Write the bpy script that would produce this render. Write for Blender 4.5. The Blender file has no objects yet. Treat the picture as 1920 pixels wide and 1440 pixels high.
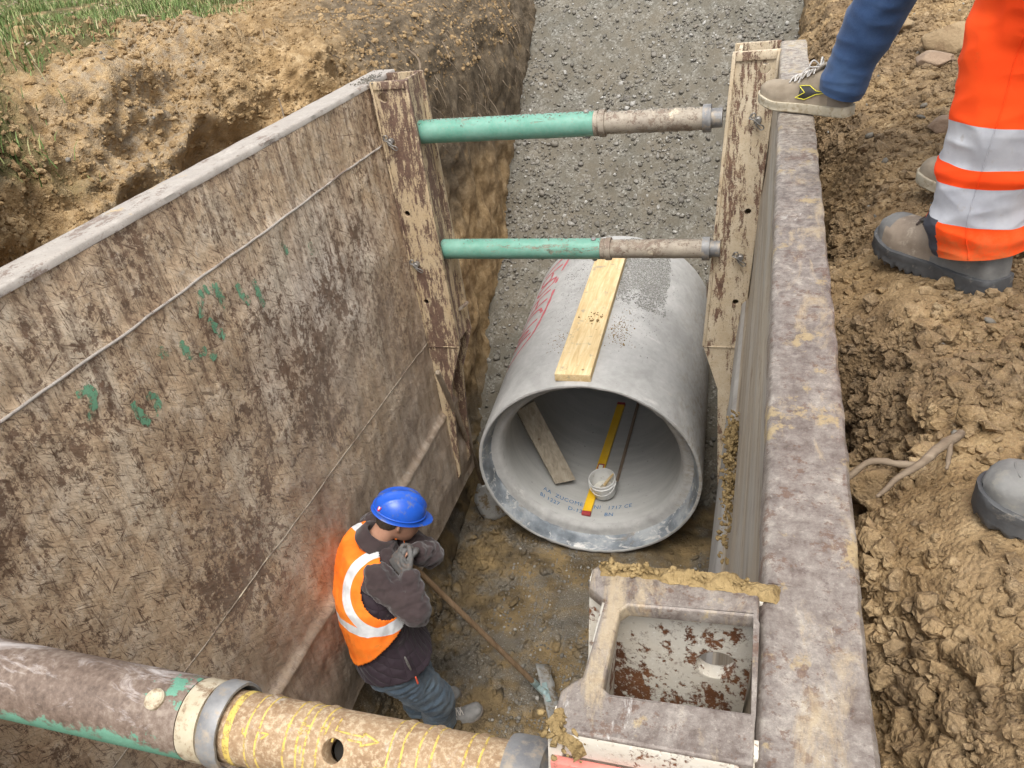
import bpy, bmesh, math, random
import numpy as np
from mathutils import Vector, Matrix
SC = bpy.context.scene
COL = SC.collection
R = math.radians
random.seed(7)
rng = np.random.default_rng(11)

# ------------------------------------------------------------------ camera, sky, sun, exposure
cam_d = bpy.data.cameras.new("camera"); cam = bpy.data.objects.new("camera", cam_d); COL.objects.link(cam)
cam_d.sensor_fit = 'HORIZONTAL'; cam_d.sensor_width = 36.0; cam_d.lens = 1500.8 * 36 / 1920
cam_d.clip_start = 0.02; cam_d.clip_end = 400
right = Vector((0.95395, 0.27569, -0.11816)).normalized()
fwd = Vector((-0.29587, 0.80016, -0.52172)).normalized()
right = (right - fwd * right.dot(fwd)).normalized(); upv = right.cross(fwd)
mw = Matrix((right, upv, -fwd)).transposed().to_4x4(); mw.translation = Vector((1.88056, -3.97373, 0.70707))
cam.matrix_world = mw
SC.camera = cam

world = bpy.data.worlds.new("World"); SC.world = world; world.use_nodes = True
wn = world.node_tree; wn.nodes.clear()
sky = wn.nodes.new('ShaderNodeTexSky'); sky.sky_type = 'NISHITA'; sky.sun_disc = False
SUN_EL, SUN_AZ = 62.0, 165.0
sky.sun_elevation = R(SUN_EL); sky.sun_rotation = R(SUN_AZ); sky.air_density = 1.0; sky.dust_density = 4.0
hs = wn.nodes.new('ShaderNodeHueSaturation'); hs.inputs['Saturation'].default_value = 0.22
bg = wn.nodes.new('ShaderNodeBackground'); bg.inputs['Strength'].default_value = 0.15
wo = wn.nodes.new('ShaderNodeOutputWorld')
wn.links.new(sky.outputs[0], hs.inputs['Color']); wn.links.new(hs.outputs[0], bg.inputs[0]); wn.links.new(bg.outputs[0], wo.inputs[0])
sd = bpy.data.lights.new("sun", 'SUN'); sd.energy = 1.2; sd.angle = R(32); sd.color = (1.0, 0.96, 0.90)
sun = bpy.data.objects.new("sun", sd); COL.objects.link(sun)
az = R(SUN_AZ); el = R(SUN_EL)
sdir = Vector((math.sin(az) * math.cos(el), math.cos(az) * math.cos(el), math.sin(el)))
sun.rotation_euler = sdir.to_track_quat('Z', 'Y').to_euler(); sun.location = sdir * 20
SC.view_settings.view_transform = 'Standard'; SC.view_settings.look = 'None'
SC.view_settings.exposure = 0.90; SC.view_settings.gamma = 1.0
SC.render.engine = 'CYCLES'; SC.cycles.max_bounces = 6; SC.cycles.use_denoising = True

# ------------------------------------------------------------------ numpy noise
_p = np.random.default_rng(5).permutation(256); PERM = np.concatenate([_p, _p, _p])
_g = np.random.default_rng(6).normal(size=(256, 3)); GRAD = _g / np.linalg.norm(_g, axis=1)[:, None]
_w = np.random.default_rng(8).random((256, 3))
def hsh(i, j, k): return PERM[PERM[PERM[i & 255] + (j & 255)] + (k & 255)]
def perlin(P):
    I = np.floor(P).astype(np.int64); F = P - I; U = F * F * F * (F * (F * 6 - 15) + 10); r = 0
    for a in (0, 1):
        for b in (0, 1):
            for c in (0, 1):
                g = GRAD[hsh(I[:, 0] + a, I[:, 1] + b, I[:, 2] + c)]
                d = g[:, 0] * (F[:, 0] - a) + g[:, 1] * (F[:, 1] - b) + g[:, 2] * (F[:, 2] - c)
                w = (U[:, 0] if a else 1 - U[:, 0]) * (U[:, 1] if b else 1 - U[:, 1]) * (U[:, 2] if c else 1 - U[:, 2])
                r = r + d * w
    return r * 1.6
def fbm(P, octv=4, gain=0.5, lac=2.05, ridge=False):
    s = 0; a = 1.0; P = P.copy()
    for o in range(octv):
        n = perlin(P)
        s = s + a * ((1 - 2 * np.abs(n)) if ridge else n); a *= gain; P = P * lac + 17.3
    return s
def worley(P):
    """distance to the nearest feature point, and a random number for its cell"""
    I = np.floor(P).astype(np.int64); F = P - I
    best = np.full(len(P), 9.0); rid = np.zeros(len(P))
    for a in (-1, 0, 1):
        for b in (-1, 0, 1):
            for c in (-1, 0, 1):
                h = hsh(I[:, 0] + a, I[:, 1] + b, I[:, 2] + c); q = _w[h]
                d = (q[:, 0] + a - F[:, 0]) ** 2 + (q[:, 1] + b - F[:, 1]) ** 2 + (q[:, 2] + c - F[:, 2]) ** 2
                m = d < best; best = np.where(m, d, best); rid = np.where(m, q[:, 0] * 0.7 + q[:, 2] * 0.3, rid)
    return np.sqrt(best), rid
def sstep(a, b, x):
    t = np.clip((x - a) / (b - a), 0, 1); return t * t * (3 - 2 * t)
def clods(P, size, seed=0.0):
    q = P / size + seed; w = np.stack([perlin(q * 1.6 + 3), perlin(q * 1.6 + 19), perlin(q * 1.6 + 41)], 1) * .34
    d, r = worley(q + w); e = np.sqrt(np.clip(1 - d * d * 1.3, 0, 1))
    return (0.65 * e + 0.35 * np.clip(1 - d * 1.25, 0, 1)) * (0.35 + 0.95 * r)

# ------------------------------------------------------------------ scene graph helpers
def setp(o, label=None, cat=None, group=None, kind=None):
    if label: o['label'] = label
    if cat: o['category'] = cat
    if group: o['group'] = group
    if kind: o['kind'] = kind
    return o
def thing(name, label, cat, loc=(0, 0, 0), group=None):
    o = bpy.data.objects.new(name, None); COL.objects.link(o); o.location = loc; o.empty_display_size = 0.1
    return setp(o, label, cat, group)
def wloc(o):
    v = Vector((0, 0, 0))
    while o is not None: v = v + o.location; o = o.parent
    return v
def mobj(name, me, mats, parent=None, smooth=True):
    """mesh given in world coordinates; stored relative to its thing"""
    if parent is not None: me.transform(Matrix.Translation(-wloc(parent)))
    mi_ = np.zeros(len(me.polygons), np.int32); me.polygons.foreach_get('material_index', mi_)
    me.materials.clear()
    for m in (mats if isinstance(mats, (list, tuple)) else [mats]): me.materials.append(m)
    if isinstance(mats, (list, tuple)): me.polygons.foreach_set('material_index', np.minimum(mi_, len(me.materials) - 1))
    if smooth is not None:
        me.polygons.foreach_set('use_smooth', [smooth] * len(me.polygons))
    o = bpy.data.objects.new(name, me); COL.objects.link(o)
    if parent is not None: o.parent = parent
    return o
def amesh(name, V, F, mi=None):
    me = bpy.data.meshes.new(name); V = np.asarray(V, np.float32); F = np.asarray(F, np.int32)
    n = F.shape[1]; me.vertices.add(len(V)); me.vertices.foreach_set('co', V.ravel())
    me.loops.add(F.size); me.loops.foreach_set('vertex_index', F.ravel())
    me.polygons.add(len(F)); me.polygons.foreach_set('loop_start', np.arange(0, F.size, n, dtype=np.int32))
    me.polygons.foreach_set('loop_total', np.full(len(F), n, np.int32))
    if mi is not None: me.polygons.foreach_set('material_index', np.asarray(mi, np.int32))
    me.update(calc_edges=True); me.validate(); return me
def pmesh(name, V, F, mi=None):
    me = bpy.data.meshes.new(name); me.from_pydata([tuple(v) for v in V], [], [tuple(f) for f in F])
    if mi is not None: me.polygons.foreach_set('material_index', mi)
    me.update(); return me
def bm_mesh(name, bm):
    bmesh.ops.recalc_face_normals(bm, faces=bm.faces)
    me = bpy.data.meshes.new(name); bm.to_mesh(me); bm.free(); return me
def auto(me, ang=40):
    me.set_sharp_from_angle(angle=R(ang)); return me
def shade(o, ang=40):
    o.data.polygons.foreach_set('use_smooth', [True] * len(o.data.polygons)); o.data.set_sharp_from_angle(angle=R(ang)); return o
def frame(axis, up=(0, 0, 1)):
    a = Vector(axis).normalized(); u = Vector(up)
    if abs(a.dot(u)) > 0.98: u = Vector((0, 1, 0))
    s = a.cross(u).normalized(); return s, s.cross(a).normalized(), a
def bm_box(bm, c, size, rot=None, bevel=0.0, seg=2, cuts=0, jit=0.0):
    b = bmesh.new(); bmesh.ops.create_cube(b, size=1.0)
    for v in b.verts: v.co = Vector((v.co.x * size[0], v.co.y * size[1], v.co.z * size[2]))
    if bevel: bmesh.ops.bevel(b, geom=list(b.edges), offset=bevel, segments=seg, affect='EDGES', profile=0.6)
    if cuts: bmesh.ops.subdivide_edges(b, edges=list(b.edges), cuts=cuts, use_grid_fill=True)
    if jit:
        P = np.array([v.co for v in b.verts]); n = fbm(P * 9 + c[0] * 3, 3)
        for v, k in zip(b.verts, n): v.co += v.normal * k * jit
    M = Matrix.Translation(c) @ (rot.to_4x4() if rot is not None else Matrix.Identity(4))
    b.transform(M); me = bpy.data.meshes.new('t'); b.to_mesh(me); b.free(); bm.from_mesh(me); bpy.data.meshes.remove(me)
def tube_rings(rings, closed_ends=True):
    """rings: list of arrays (n,3) -> verts, faces"""
    n = len(rings[0]); V = np.concatenate(rings); F = []
    for i in range(len(rings) - 1):
        for j in range(n):
            k = (j + 1) % n; F.append((i * n + j, i * n + k, (i + 1) * n + k, (i + 1) * n + j))
    if closed_ends:
        F.append(tuple(range(n - 1, -1, -1))); F.append(tuple((len(rings) - 1) * n + j for j in range(n)))
    return V, F
def revolve(origin, axis, prof, n=48, up=(0, 0, 1), closed=False, wob=0.0, a0=0.0, a1=2 * math.pi):
    """prof: list of (s along axis, radius); a0..a1 angles measured from 'up'"""
    s, u, a = frame(axis, up); o = Vector(origin); V = []; F = []
    full = abs(a1 - a0 - 2 * math.pi) < 1e-6; m = n if full else n + 1
    for (t, r) in prof:
        for j in range(m):
            th = a0 + (a1 - a0) * j / n
            V.append(o + a * t + (u * math.cos(th) + s * math.sin(th)) * r)
    P = len(prof)
    for i in range(P if closed else P - 1):
        for j in range(n if full else n):
            k = (j + 1) % m if full else j + 1
            i2 = (i + 1) % P
            F.append((i * m + j, i * m + k, i2 * m + k, i2 * m + j))
    return V, F
def cat_pts(pts, k=6):
    """Catmull-Rom through rows of numbers"""
    P = np.array(pts, float); Q = np.vstack([2 * P[0] - P[1], P, 2 * P[-1] - P[-2]]); out = []
    for i in range(len(P) - 1):
        p0, p1, p2, p3 = Q[i], Q[i + 1], Q[i + 2], Q[i + 3]
        for j in range(k):
            t = j / k
            out.append(0.5 * (2 * p1 + (p2 - p0) * t + (2 * p0 - 5 * p1 + 4 * p2 - p3) * t * t + (3 * p1 - p0 - 3 * p2 + p3) * t ** 3))
    out.append(P[-1]); return np.array(out)
def sweep(pts, n=14, k=5, cap=True, flat=None):
    """pts rows (x,y,z,r[,r2]) smooth tube; rounded ends when cap"""
    Q = cat_pts(pts, k) if len(pts) > 2 else np.array(pts, float)
    if Q.shape[1] == 4: Q = np.hstack([Q, Q[:, 3:4]])
    if cap:
        def capp(A, B):
            d = A[:3] - B[:3]; d = d / (np.linalg.norm(d) + 1e-9); r = A[3]; L = []
            for t in (85, 65, 40, 20):
                L.append(np.concatenate([A[:3] + d * r * math.sin(R(t)) * 0.9, [A[3] * math.cos(R(t)), A[4] * math.cos(R(t))]]))
            return L
        Q = np.vstack([capp(Q[0], Q[1]), Q, capp(Q[-1], Q[-2])[::-1]])
    rings = []; prev = None
    for i in range(len(Q)):
        d = Q[min(i + 1, len(Q) - 1), :3] - Q[max(i - 1, 0), :3]; d = d / (np.linalg.norm(d) + 1e-9)
        if prev is None:
            u0 = np.array(flat if flat is not None else ((0, 0, 1) if abs(d[2]) < 0.9 else (0, 1, 0)), float)
        else: u0 = prev
        u = u0 - d * (u0 @ d); u /= np.linalg.norm(u) + 1e-9; prev = u; w = np.cross(d, u)
        th = np.linspace(0, 2 * math.pi, n, endpoint=False)[:, None]
        rings.append(Q[i, :3] + u * np.cos(th) * Q[i, 3] + w * np.sin(th) * Q[i, 4])
    return tube_rings(rings)
def loft(rings, n=28):
    """rings rows: (centre, U, V) -> closed solid with elliptical sections"""
    out = []
    th = np.linspace(0, 2 * math.pi, n, endpoint=False)[:, None]
    for c, U, V in rings:
        ct, st = np.cos(th), np.sin(th)
        e = 0.85
        out.append(np.array(c) + np.array(U) * np.sign(ct) * np.abs(ct) ** e + np.array(V) * np.sign(st) * np.abs(st) ** e)
    return tube_rings(out)
def merge(parts):
    V = []; F = []; o = 0
    for v, f in parts:
        V.extend([tuple(x) for x in v]); F.extend([tuple(i + o for i in q) for q in f]); o += len(v)
    return V, F
def remeshed(name, parts, voxel=0.01, smooth=3, edit=None):
    V, F = merge(parts); me = pmesh(name, V, F)
    b = bmesh.new(); b.from_mesh(me); bmesh.ops.recalc_face_normals(b, faces=b.faces); b.to_mesh(me); b.free()
    o = bpy.data.objects.new(name, me); COL.objects.link(o)
    m = o.modifiers.new('r', 'REMESH'); m.mode = 'VOXEL'; m.voxel_size = voxel
    if smooth:
        s = o.modifiers.new('s', 'SMOOTH'); s.iterations = smooth; s.factor = 0.5
    dg = bpy.context.evaluated_depsgraph_get(); out = bpy.data.meshes.new_from_object(o.evaluated_get(dg))
    bpy.data.objects.remove(o); bpy.data.meshes.remove(me); out.name = name
    return out
def mv(me):
    A = np.empty(len(me.vertices) * 3, np.float32); me.vertices.foreach_get('co', A); return A.reshape(-1, 3).astype(float)
def mn(me):
    A = np.empty(len(me.vertices) * 3, np.float32); me.vertices.foreach_get('normal', A); return A.reshape(-1, 3).astype(float)
def setmv(me, A): me.vertices.foreach_set('co', A.astype(np.float32).ravel()); me.update()
def wrinkle(me, amp, scale, stretch=(1, 1, 1), seed=0.0, ridge=True, octv=2):
    P = mv(me); n = fbm(P * np.array(stretch) * scale + seed, octv, ridge=ridge)
    setmv(me, P + mn(me) * (n * amp)[:, None]); return me
def solidify(me, th, offset=-1):
    o = bpy.data.objects.new('t', me); COL.objects.link(o); m = o.modifiers.new('s', 'SOLIDIFY'); m.thickness = th; m.offset = offset
    dg = bpy.context.evaluated_depsgraph_get(); out = bpy.data.meshes.new_from_object(o.evaluated_get(dg))
    bpy.data.objects.remove(o); return out
def del_faces(me, keep):
    """keep(P)->bool per face centre"""
    b = bmesh.new(); b.from_mesh(me); b.faces.ensure_lookup_table()
    C = np.array([f.calc_center_median() for f in b.faces]); k = keep(C)
    bmesh.ops.delete(b, geom=[f for f, q in zip(b.faces, k) if not q], context='FACES'); b.to_mesh(me); b.free(); me.update(); return me
def plate2d(name, outline, holes, th, M, bevel=0.0015):
    """flat plate with real holes: 2D curve filled and extruded; M maps (x,y,0) to the world"""
    cu = bpy.data.curves.new(name, 'CURVE'); cu.dimensions = '2D'; cu.fill_mode = 'BOTH'; cu.extrude = th / 2 - bevel; cu.bevel_depth = bevel; cu.bevel_resolution = 1
    cu.offset = -bevel
    def add(pts):
        s = cu.splines.new('POLY'); s.points.add(len(pts) - 1); s.use_cyclic_u = True
        for p, q in zip(s.points, pts): p.co = (q[0], q[1], 0, 1)
    add(outline)
    for h in holes:
        if len(h) == 3: add([(h[0] + h[2] * math.cos(t), h[1] + h[2] * math.sin(t)) for t in np.linspace(0, 2 * math.pi, 28, endpoint=False)])
        else: add(h)
    o = bpy.data.objects.new(name, cu); COL.objects.link(o)
    dg = bpy.context.evaluated_depsgraph_get(); me = bpy.data.meshes.new_from_object(o.evaluated_get(dg))
    bpy.data.objects.remove(o); bpy.data.curves.remove(cu); me.transform(M); return me

# ------------------------------------------------------------------ materials
class Mt:
    def __init__(s, name):
        s.m = bpy.data.materials.new(name); s.m.use_nodes = True; s.t = s.m.node_tree; s.t.nodes.clear()
        s.geo = s.t.nodes.new('ShaderNodeNewGeometry').outputs['Position']
    def lk(s, sock, v):
        if v is None: return
        if isinstance(v, bpy.types.NodeSocket): s.t.links.new(v, sock)
        else:
            if sock.type == 'RGBA' and len(v) == 3: v = tuple(v) + (1,)
            sock.default_value = v
    def node(s, typ, props=None, **inp):
        n = s.t.nodes.new(typ)
        for k, v in (props or {}).items(): setattr(n, k, v)
        for k, v in inp.items(): s.lk(n.inputs[k.replace('_', ' ')], v)
        return n
    def map(s, vec, scale=(1, 1, 1), rot=(0, 0, 0), loc=(0, 0, 0)):
        n = s.node('ShaderNodeMapping', None, Vector=vec); n.inputs['Scale'].default_value = scale
        n.inputs['Rotation'].default_value = rot; n.inputs['Location'].default_value = loc; return n.outputs[0]
    def noise(s, scale, detail=4, rough=0.55, vec=None, dist=0.0):
        return s.node('ShaderNodeTexNoise', None, Vector=s.geo if vec is None else vec, Scale=scale, Detail=detail, Roughness=rough, Distortion=dist).outputs['Fac']
    def vor(s, scale, feature='F1', vec=None, out='Distance', rnd=1.0):
        return s.node('ShaderNodeTexVoronoi', {'feature': feature}, Vector=s.geo if vec is None else vec, Scale=scale, Randomness=rnd).outputs[out]
    def math(s, op, a, b=0.0, c=None, clamp=False):
        n = s.t.nodes.new('ShaderNodeMath'); n.operation = op; n.use_clamp = clamp
        s.lk(n.inputs[0], a); s.lk(n.inputs[1], b)
        if c is not None: s.lk(n.inputs[2], c)
        return n.outputs[0]
    def rng(s, v, a, b, c=0.0, d=1.0, smooth=False):
        n = s.node('ShaderNodeMapRange', {'clamp': True}, Value=v)
        if smooth: n.interpolation_type = 'SMOOTHSTEP'
        for k, x in zip(('From Min', 'From Max', 'To Min', 'To Max'), (a, b, c, d)): n.inputs[k].default_value = x
        return n.outputs[0]
    def mix(s, f, a, b, mode='MIX'):
        n = s.t.nodes.new('ShaderNodeMix'); n.data_type = 'RGBA'; n.blend_type = mode
        s.lk(n.inputs['Factor'], f); s.lk(n.inputs['A'], a); s.lk(n.inputs['B'], b)
        ia = [i for i in n.inputs if i.name == 'A' and i.type == 'RGBA'][0]; ib = [i for i in n.inputs if i.name == 'B' and i.type == 'RGBA'][0]
        for l in list(s.t.links):
            if l.to_node == n and l.to_socket.name in ('A', 'B') and l.to_socket.type != 'RGBA': s.t.links.remove(l)
        s.lk(ia, a); s.lk(ib, b)
        return [o for o in n.outputs if o.type == 'RGBA'][0]
    def ramp(s, f, stops, interp='LINEAR'):
        n = s.t.nodes.new('ShaderNodeValToRGB'); n.color_ramp.interpolation = interp; e = n.color_ramp.elements
        while len(e) < len(stops): e.new(0.5)
        for q, (p, c) in zip(e, stops): q.position = p; q.color = tuple(c) + (1,)
        s.lk(n.inputs[0], f); return n.outputs[0]
    def sep(s, v=None):
        n = s.node('ShaderNodeSeparateXYZ'); s.lk(n.inputs[0], s.geo if v is None else v); return n.outputs
    def attr(s, name): return s.node('ShaderNodeAttribute', {'attribute_name': name}).outputs['Fac']
    def bump(s, h, strength=0.5, dist=0.01, nrm=None):
        n = s.node('ShaderNodeBump', None, Height=h); n.inputs['Strength'].default_value = strength; n.inputs['Distance'].default_value = dist
        if nrm is not None: s.lk(n.inputs['Normal'], nrm)
        return n.outputs[0]
    def out(s, base, rough=0.8, metal=0.0, nrm=None, spec=0.4, alpha=None, coat=0.0, sheen=0.0, sss=0.0):
        b = s.t.nodes.new('ShaderNodeBsdfPrincipled'); s.lk(b.inputs['Base Color'], base); s.lk(b.inputs['Roughness'], rough)
        s.lk(b.inputs['Metallic'], metal); s.lk(b.inputs['Specular IOR Level'], spec)
        if nrm is not None: s.lk(b.inputs['Normal'], nrm)
        if alpha is not None: s.lk(b.inputs['Alpha'], alpha)
        if coat: b.inputs['Coat Weight'].default_value = coat
        if sheen: b.inputs['Sheen Weight'].default_value = sheen
        if sss: b.inputs['Subsurface Weight'].default_value = sss; b.inputs['Subsurface Radius'].default_value = (0.01, 0.004, 0.002)
        o = s.t.nodes.new('ShaderNodeOutputMaterial'); s.t.links.new(b.outputs[0], o.inputs[0]); return s.m

def mat_soil():
    m = Mt('soil'); wet = m.attr('wet'); grey = m.attr('grey'); dark = m.attr('dark'); grass = m.attr('turf')
    a = m.noise(2.2, 5, 0.6); b = m.noise(14, 6, 0.65); c = m.noise(70, 4, 0.7); f = m.noise(240, 2, 0.6)
    ochre = m.ramp(b, [(0.25, (0.125, 0.076, 0.035)), (0.42, (0.24, 0.158, 0.076)), (0.58, (0.36, 0.25, 0.128)), (0.75, (0.55, 0.42, 0.25))])
    brown = m.ramp(b, [(0.3, (0.085, 0.054, 0.029)), (0.5, (0.175, 0.118, 0.064)), (0.7, (0.29, 0.20, 0.115))])
    sx = m.sep(); pale = m.ramp(b, [(0.25, (0.15, 0.088, 0.036)), (0.42, (0.28, 0.18, 0.08)), (0.58, (0.40, 0.275, 0.14)), (0.78, (0.56, 0.43, 0.26))])
    up_ = m.math('MULTIPLY', m.rng(sx[0], 0.3, -0.2), m.rng(m.math('ADD', sx[2], m.math('MULTIPLY', a, .6)), -.9, .15, .55, 1.0)); ochre = m.mix(up_, ochre, pale)
    col = m.mix(m.math('MULTIPLY', m.rng(a, 0.42, 0.60), m.math('SUBTRACT', .8, m.math('MULTIPLY', up_, .6))), ochre, brown)
    topsoil = m.ramp(b, [(0.3, (0.055, 0.041, 0.026)), (0.52, (0.12, 0.09, 0.058)), (0.75, (0.22, 0.175, 0.12))])
    col = m.mix(m.math('MULTIPLY', dark, m.rng(m.noise(9, 4), 0.2, 0.42), clamp=True), col, topsoil)
    gcol = m.ramp(c, [(0.3, (0.13, 0.11, 0.085)), (0.55, (0.25, 0.22, 0.175)), (0.75, (0.46, 0.43, 0.37))])
    col = m.mix(m.math('MULTIPLY', grey, m.rng(m.noise(20, 5, 0.7), 0.38, 0.6), clamp=True), col, gcol)
    col = m.mix(m.rng(f, 0.60, 0.72, 0, 0.5), col, (0.5, 0.38, 0.22))
    wcol = m.ramp(m.noise(5, 5, 0.62), [(0.32, (0.075, 0.056, 0.033)), (0.5, (0.165, 0.118, 0.060)), (0.68, (0.27, 0.19, 0.09))])
    speck = m.rng(m.noise(120, 2, 0.7), 0.60, 0.68)
    gmask = m.rng(m.noise(3.1, 4, 0.65), 0.47, 0.56)
    wcol = m.mix(m.math('MULTIPLY', gmask, 0.62), wcol, m.mix(speck, (0.14, 0.13, 0.11), (0.52, 0.51, 0.48)))
    col = m.mix(wet, col, wcol)
    col = m.mix(m.math('MULTIPLY', grass, m.rng(m.noise(6, 4), 0.3, 0.5), clamp=True), col, m.mix(b, (0.05, 0.06, 0.02), (0.15, 0.12, 0.05)))
    h = m.math('ADD', m.math('MULTIPLY', b, 0.5), m.math('ADD', m.math('MULTIPLY', c, 0.35), m.math('MULTIPLY', f, 0.15)))
    v = m.vor(55, vec=None); h = m.math('ADD', h, m.math('MULTIPLY', v, -0.15))
    h = m.math('ADD', h, m.math('MULTIPLY', m.vor(130), -0.25)); n = m.bump(h, 0.9, 0.017)
    rough = m.math('SUBTRACT', 0.95, m.math('MULTIPLY', wet, m.rng(m.noise(4, 3), 0.35, 0.6, 0.1, 0.5)))
    return m.out(col, rough, 0, n, 0.3)
def mat_stone(name, cols, rough=0.8):
    m = Mt(name); r = m.node('ShaderNodeNewGeometry').outputs['Random Per Island']
    col = m.ramp(r, [(i / (len(cols) - 1), c) for i, c in enumerate(cols)])
    col = m.mix(m.rng(m.noise(90, 4, 0.6), 0.4, 0.7, 0, 0.45), col, (0.16, 0.135, 0.10))
    return m.out(col, rough, 0, m.bump(m.noise(150, 3), 0.4, 0.004), 0.3)
def mat_gravel():
    m = Mt('gravel'); n1 = m.noise(3, 4); v = m.vor(75, out='Color'); c = m.noise(160, 3, 0.7)
    sep = m.node('ShaderNodeSeparateColor'); m.lk(sep.inputs[0], v)
    base = m.ramp(sep.outputs[0], [(0.0, (0.095, 0.088, 0.072)), (0.5, (0.15, 0.142, 0.118)), (0.85, (0.205, 0.195, 0.168)), (1.0, (0.30, 0.29, 0.26))])
    fine = m.ramp(c, [(0.3, (0.085, 0.077, 0.06)), (0.7, (0.165, 0.152, 0.122))])
    col = m.mix(m.rng(m.noise(9, 4), 0.42, 0.58), fine, base)
    col = m.mix(m.rng(n1, 0.35, 0.65, 0.0, 0.35), col, (0.18, 0.145, 0.10))
    h = m.math('ADD', m.math('MULTIPLY', m.vor(75), -0.6), m.math('MULTIPLY', c, 0.4))
    return m.out(col, 0.92, 0, m.bump(h, 0.55, 0.007), 0.25)
def mat_panel():
    """cream paint worn to rust, scratched, mud towards the bottom"""
    m = Mt('worn_cream_panel'); x, y, z = m.sep()
    warp = m.math('MULTIPLY', m.math('SUBTRACT', m.noise(5, 3), 0.5), 0.25)
    big = m.noise(1.6, 4, 0.6); mid = m.noise(9, 6, 0.7); fine = m.noise(60, 5, 0.7)
    cream = m.ramp(mid, [(0.25, (0.42, 0.275, 0.165)), (0.5, (0.60, 0.45, 0.295)), (0.75, (0.74, 0.62, 0.48))])
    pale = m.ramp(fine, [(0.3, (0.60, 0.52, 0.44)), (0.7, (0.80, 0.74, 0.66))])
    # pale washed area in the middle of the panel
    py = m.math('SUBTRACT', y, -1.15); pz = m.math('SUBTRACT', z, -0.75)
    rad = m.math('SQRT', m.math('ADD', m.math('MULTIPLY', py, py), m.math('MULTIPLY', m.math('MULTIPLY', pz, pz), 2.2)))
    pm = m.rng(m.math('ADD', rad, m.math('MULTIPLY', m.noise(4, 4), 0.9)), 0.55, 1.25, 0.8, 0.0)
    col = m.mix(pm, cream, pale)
    rustc = m.ramp(m.noise(30, 5, 0.7), [(0.3, (0.075, 0.042, 0.026)), (0.55, (0.14, 0.080, 0.048)), (0.75, (0.24, 0.145, 0.09))])
    bv = m.noise(1.9, 4, .6, m.map(m.geo, (1, 1.7, .8), (0, 0, 0), (5, 2, 8)), .5); col = m.mix(m.rng(bv, .52, .66, 0, .45), col, m.mix(fine, (0.22, 0.135, 0.075), (0.36, 0.24, 0.15))); col = m.mix(m.rng(bv, .47, .36, 0, .6), col, (0.66, 0.57, 0.44))
    wh = m.rng(m.noise(48, 6, .8), .56, .64, 0, .75); col = m.mix(m.math('MULTIPLY', wh, m.rng(mid, .42, .58)), col, (0.70, 0.63, 0.52))
    # runs down from the top
    sv = m.map(m.geo, (1, 16, 1.6)); run = m.noise(1.6, 6, 0.68, sv, 0.4)
    topm = m.rng(z, -1.6, 0.0, -0.03, 0.115)
    run = m.math('MULTIPLY', m.rng(m.math('ADD', run, topm), 0.565, 0.68), .75)
    spk = m.rng(m.math('ADD', m.math('ADD', m.math('MULTIPLY', m.noise(34, 6, 0.78), .6), m.math('MULTIPLY', m.noise(11, 6, .7, m.map(m.geo, (1, 1.6, .7))), .4)), m.math('MULTIPLY', m.math('SUBTRACT', big, 0.5), 0.45)), 0.525, 0.56)
    col = m.mix(m.math('MULTIPLY', run, m.rng(fine, 0.40, 0.54, 0.25, 1.0)), col, rustc)
    col = m.mix(m.math('MULTIPLY', spk, 0.85), col, rustc)
    # scratches in several directions
    scr = None
    for ang, sc, th, off in ((35, 11, 0.635, 1.3), (68, 17, 0.63, 4.1), (-28, 8, 0.66, 7.7), (84, 14, 0.625, 2.9), (52, 20, 0.63, 9.3), (12, 6, 0.675, 5.2), (96, 22, .63, 6.6)):
        v = m.map(m.geo, (1, 1, 1), (R(ang), 0, 0), (off, off, off)); v = m.map(v, (1, 1.6, 17))
        s = m.rng(m.noise(sc * 0.55, 5, 0.66, v, 0.9), th - 0.03, th + 0.02)
        scr = s if scr is None else m.math('MAXIMUM', scr, s)
    col = m.mix(m.math('MULTIPLY', scr, m.rng(m.noise(25, 3), 0.35, 0.5, 0.4, 0.95)), col, m.mix(mid, (0.075, 0.042, 0.026), (0.17, 0.10, 0.06)))
    # diagonal chatter marks (small dents with mud)
    v = m.map(m.geo, (1, 1, 1), (R(40), 0, 0)); v = m.map(v, (1, 11, 44)); dd = m.noise(1.15, 4, 0.6, v, 0.6)
    dm = m.math('MULTIPLY', m.rng(dd, 0.61, 0.66), m.rng(z, -0.1, -0.7, 0.2, .8))
    col = m.mix(dm, col, m.mix(mid, (0.085, 0.055, 0.034), (0.18, 0.125, 0.08)))
    # mud wash
    zz = m.math('ADD', z, m.math('MULTIPLY', m.math('SUBTRACT', m.noise(2.3, 5, 0.6), 0.5), 1.9))
    zz = m.math('ADD', zz, m.math('MULTIPLY', y, -0.28))
    mud = m.rng(zz, -0.30, -1.60)
    mudc = m.ramp(m.noise(7, 5, 0.6, m.map(m.geo, (1, 3, 1), (R(30), 0, 0))), [(0.3, (0.16, 0.118, 0.088)), (0.52, (0.29, 0.228, 0.178)), (0.75, (0.45, 0.38, 0.315))])
    col = m.mix(m.math('MULTIPLY', mud, 0.84), col, mudc)
    # faint red reflection of the worker's clothing, painted into the panel colour
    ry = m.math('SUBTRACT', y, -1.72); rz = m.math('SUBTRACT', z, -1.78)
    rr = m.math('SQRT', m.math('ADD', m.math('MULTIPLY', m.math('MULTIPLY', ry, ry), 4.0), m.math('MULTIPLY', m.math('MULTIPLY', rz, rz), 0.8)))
    red_refl = m.rng(m.math('ADD', rr, m.math('MULTIPLY', m.noise(5, 6, 0.75), 1.1)), 0.50, 1.0, 0.10, 0.0)
    col = m.mix(red_refl, col, m.mix(m.noise(30, 5, .7), (0.15, 0.075, 0.058), (0.38, 0.25, 0.21)))
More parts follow.
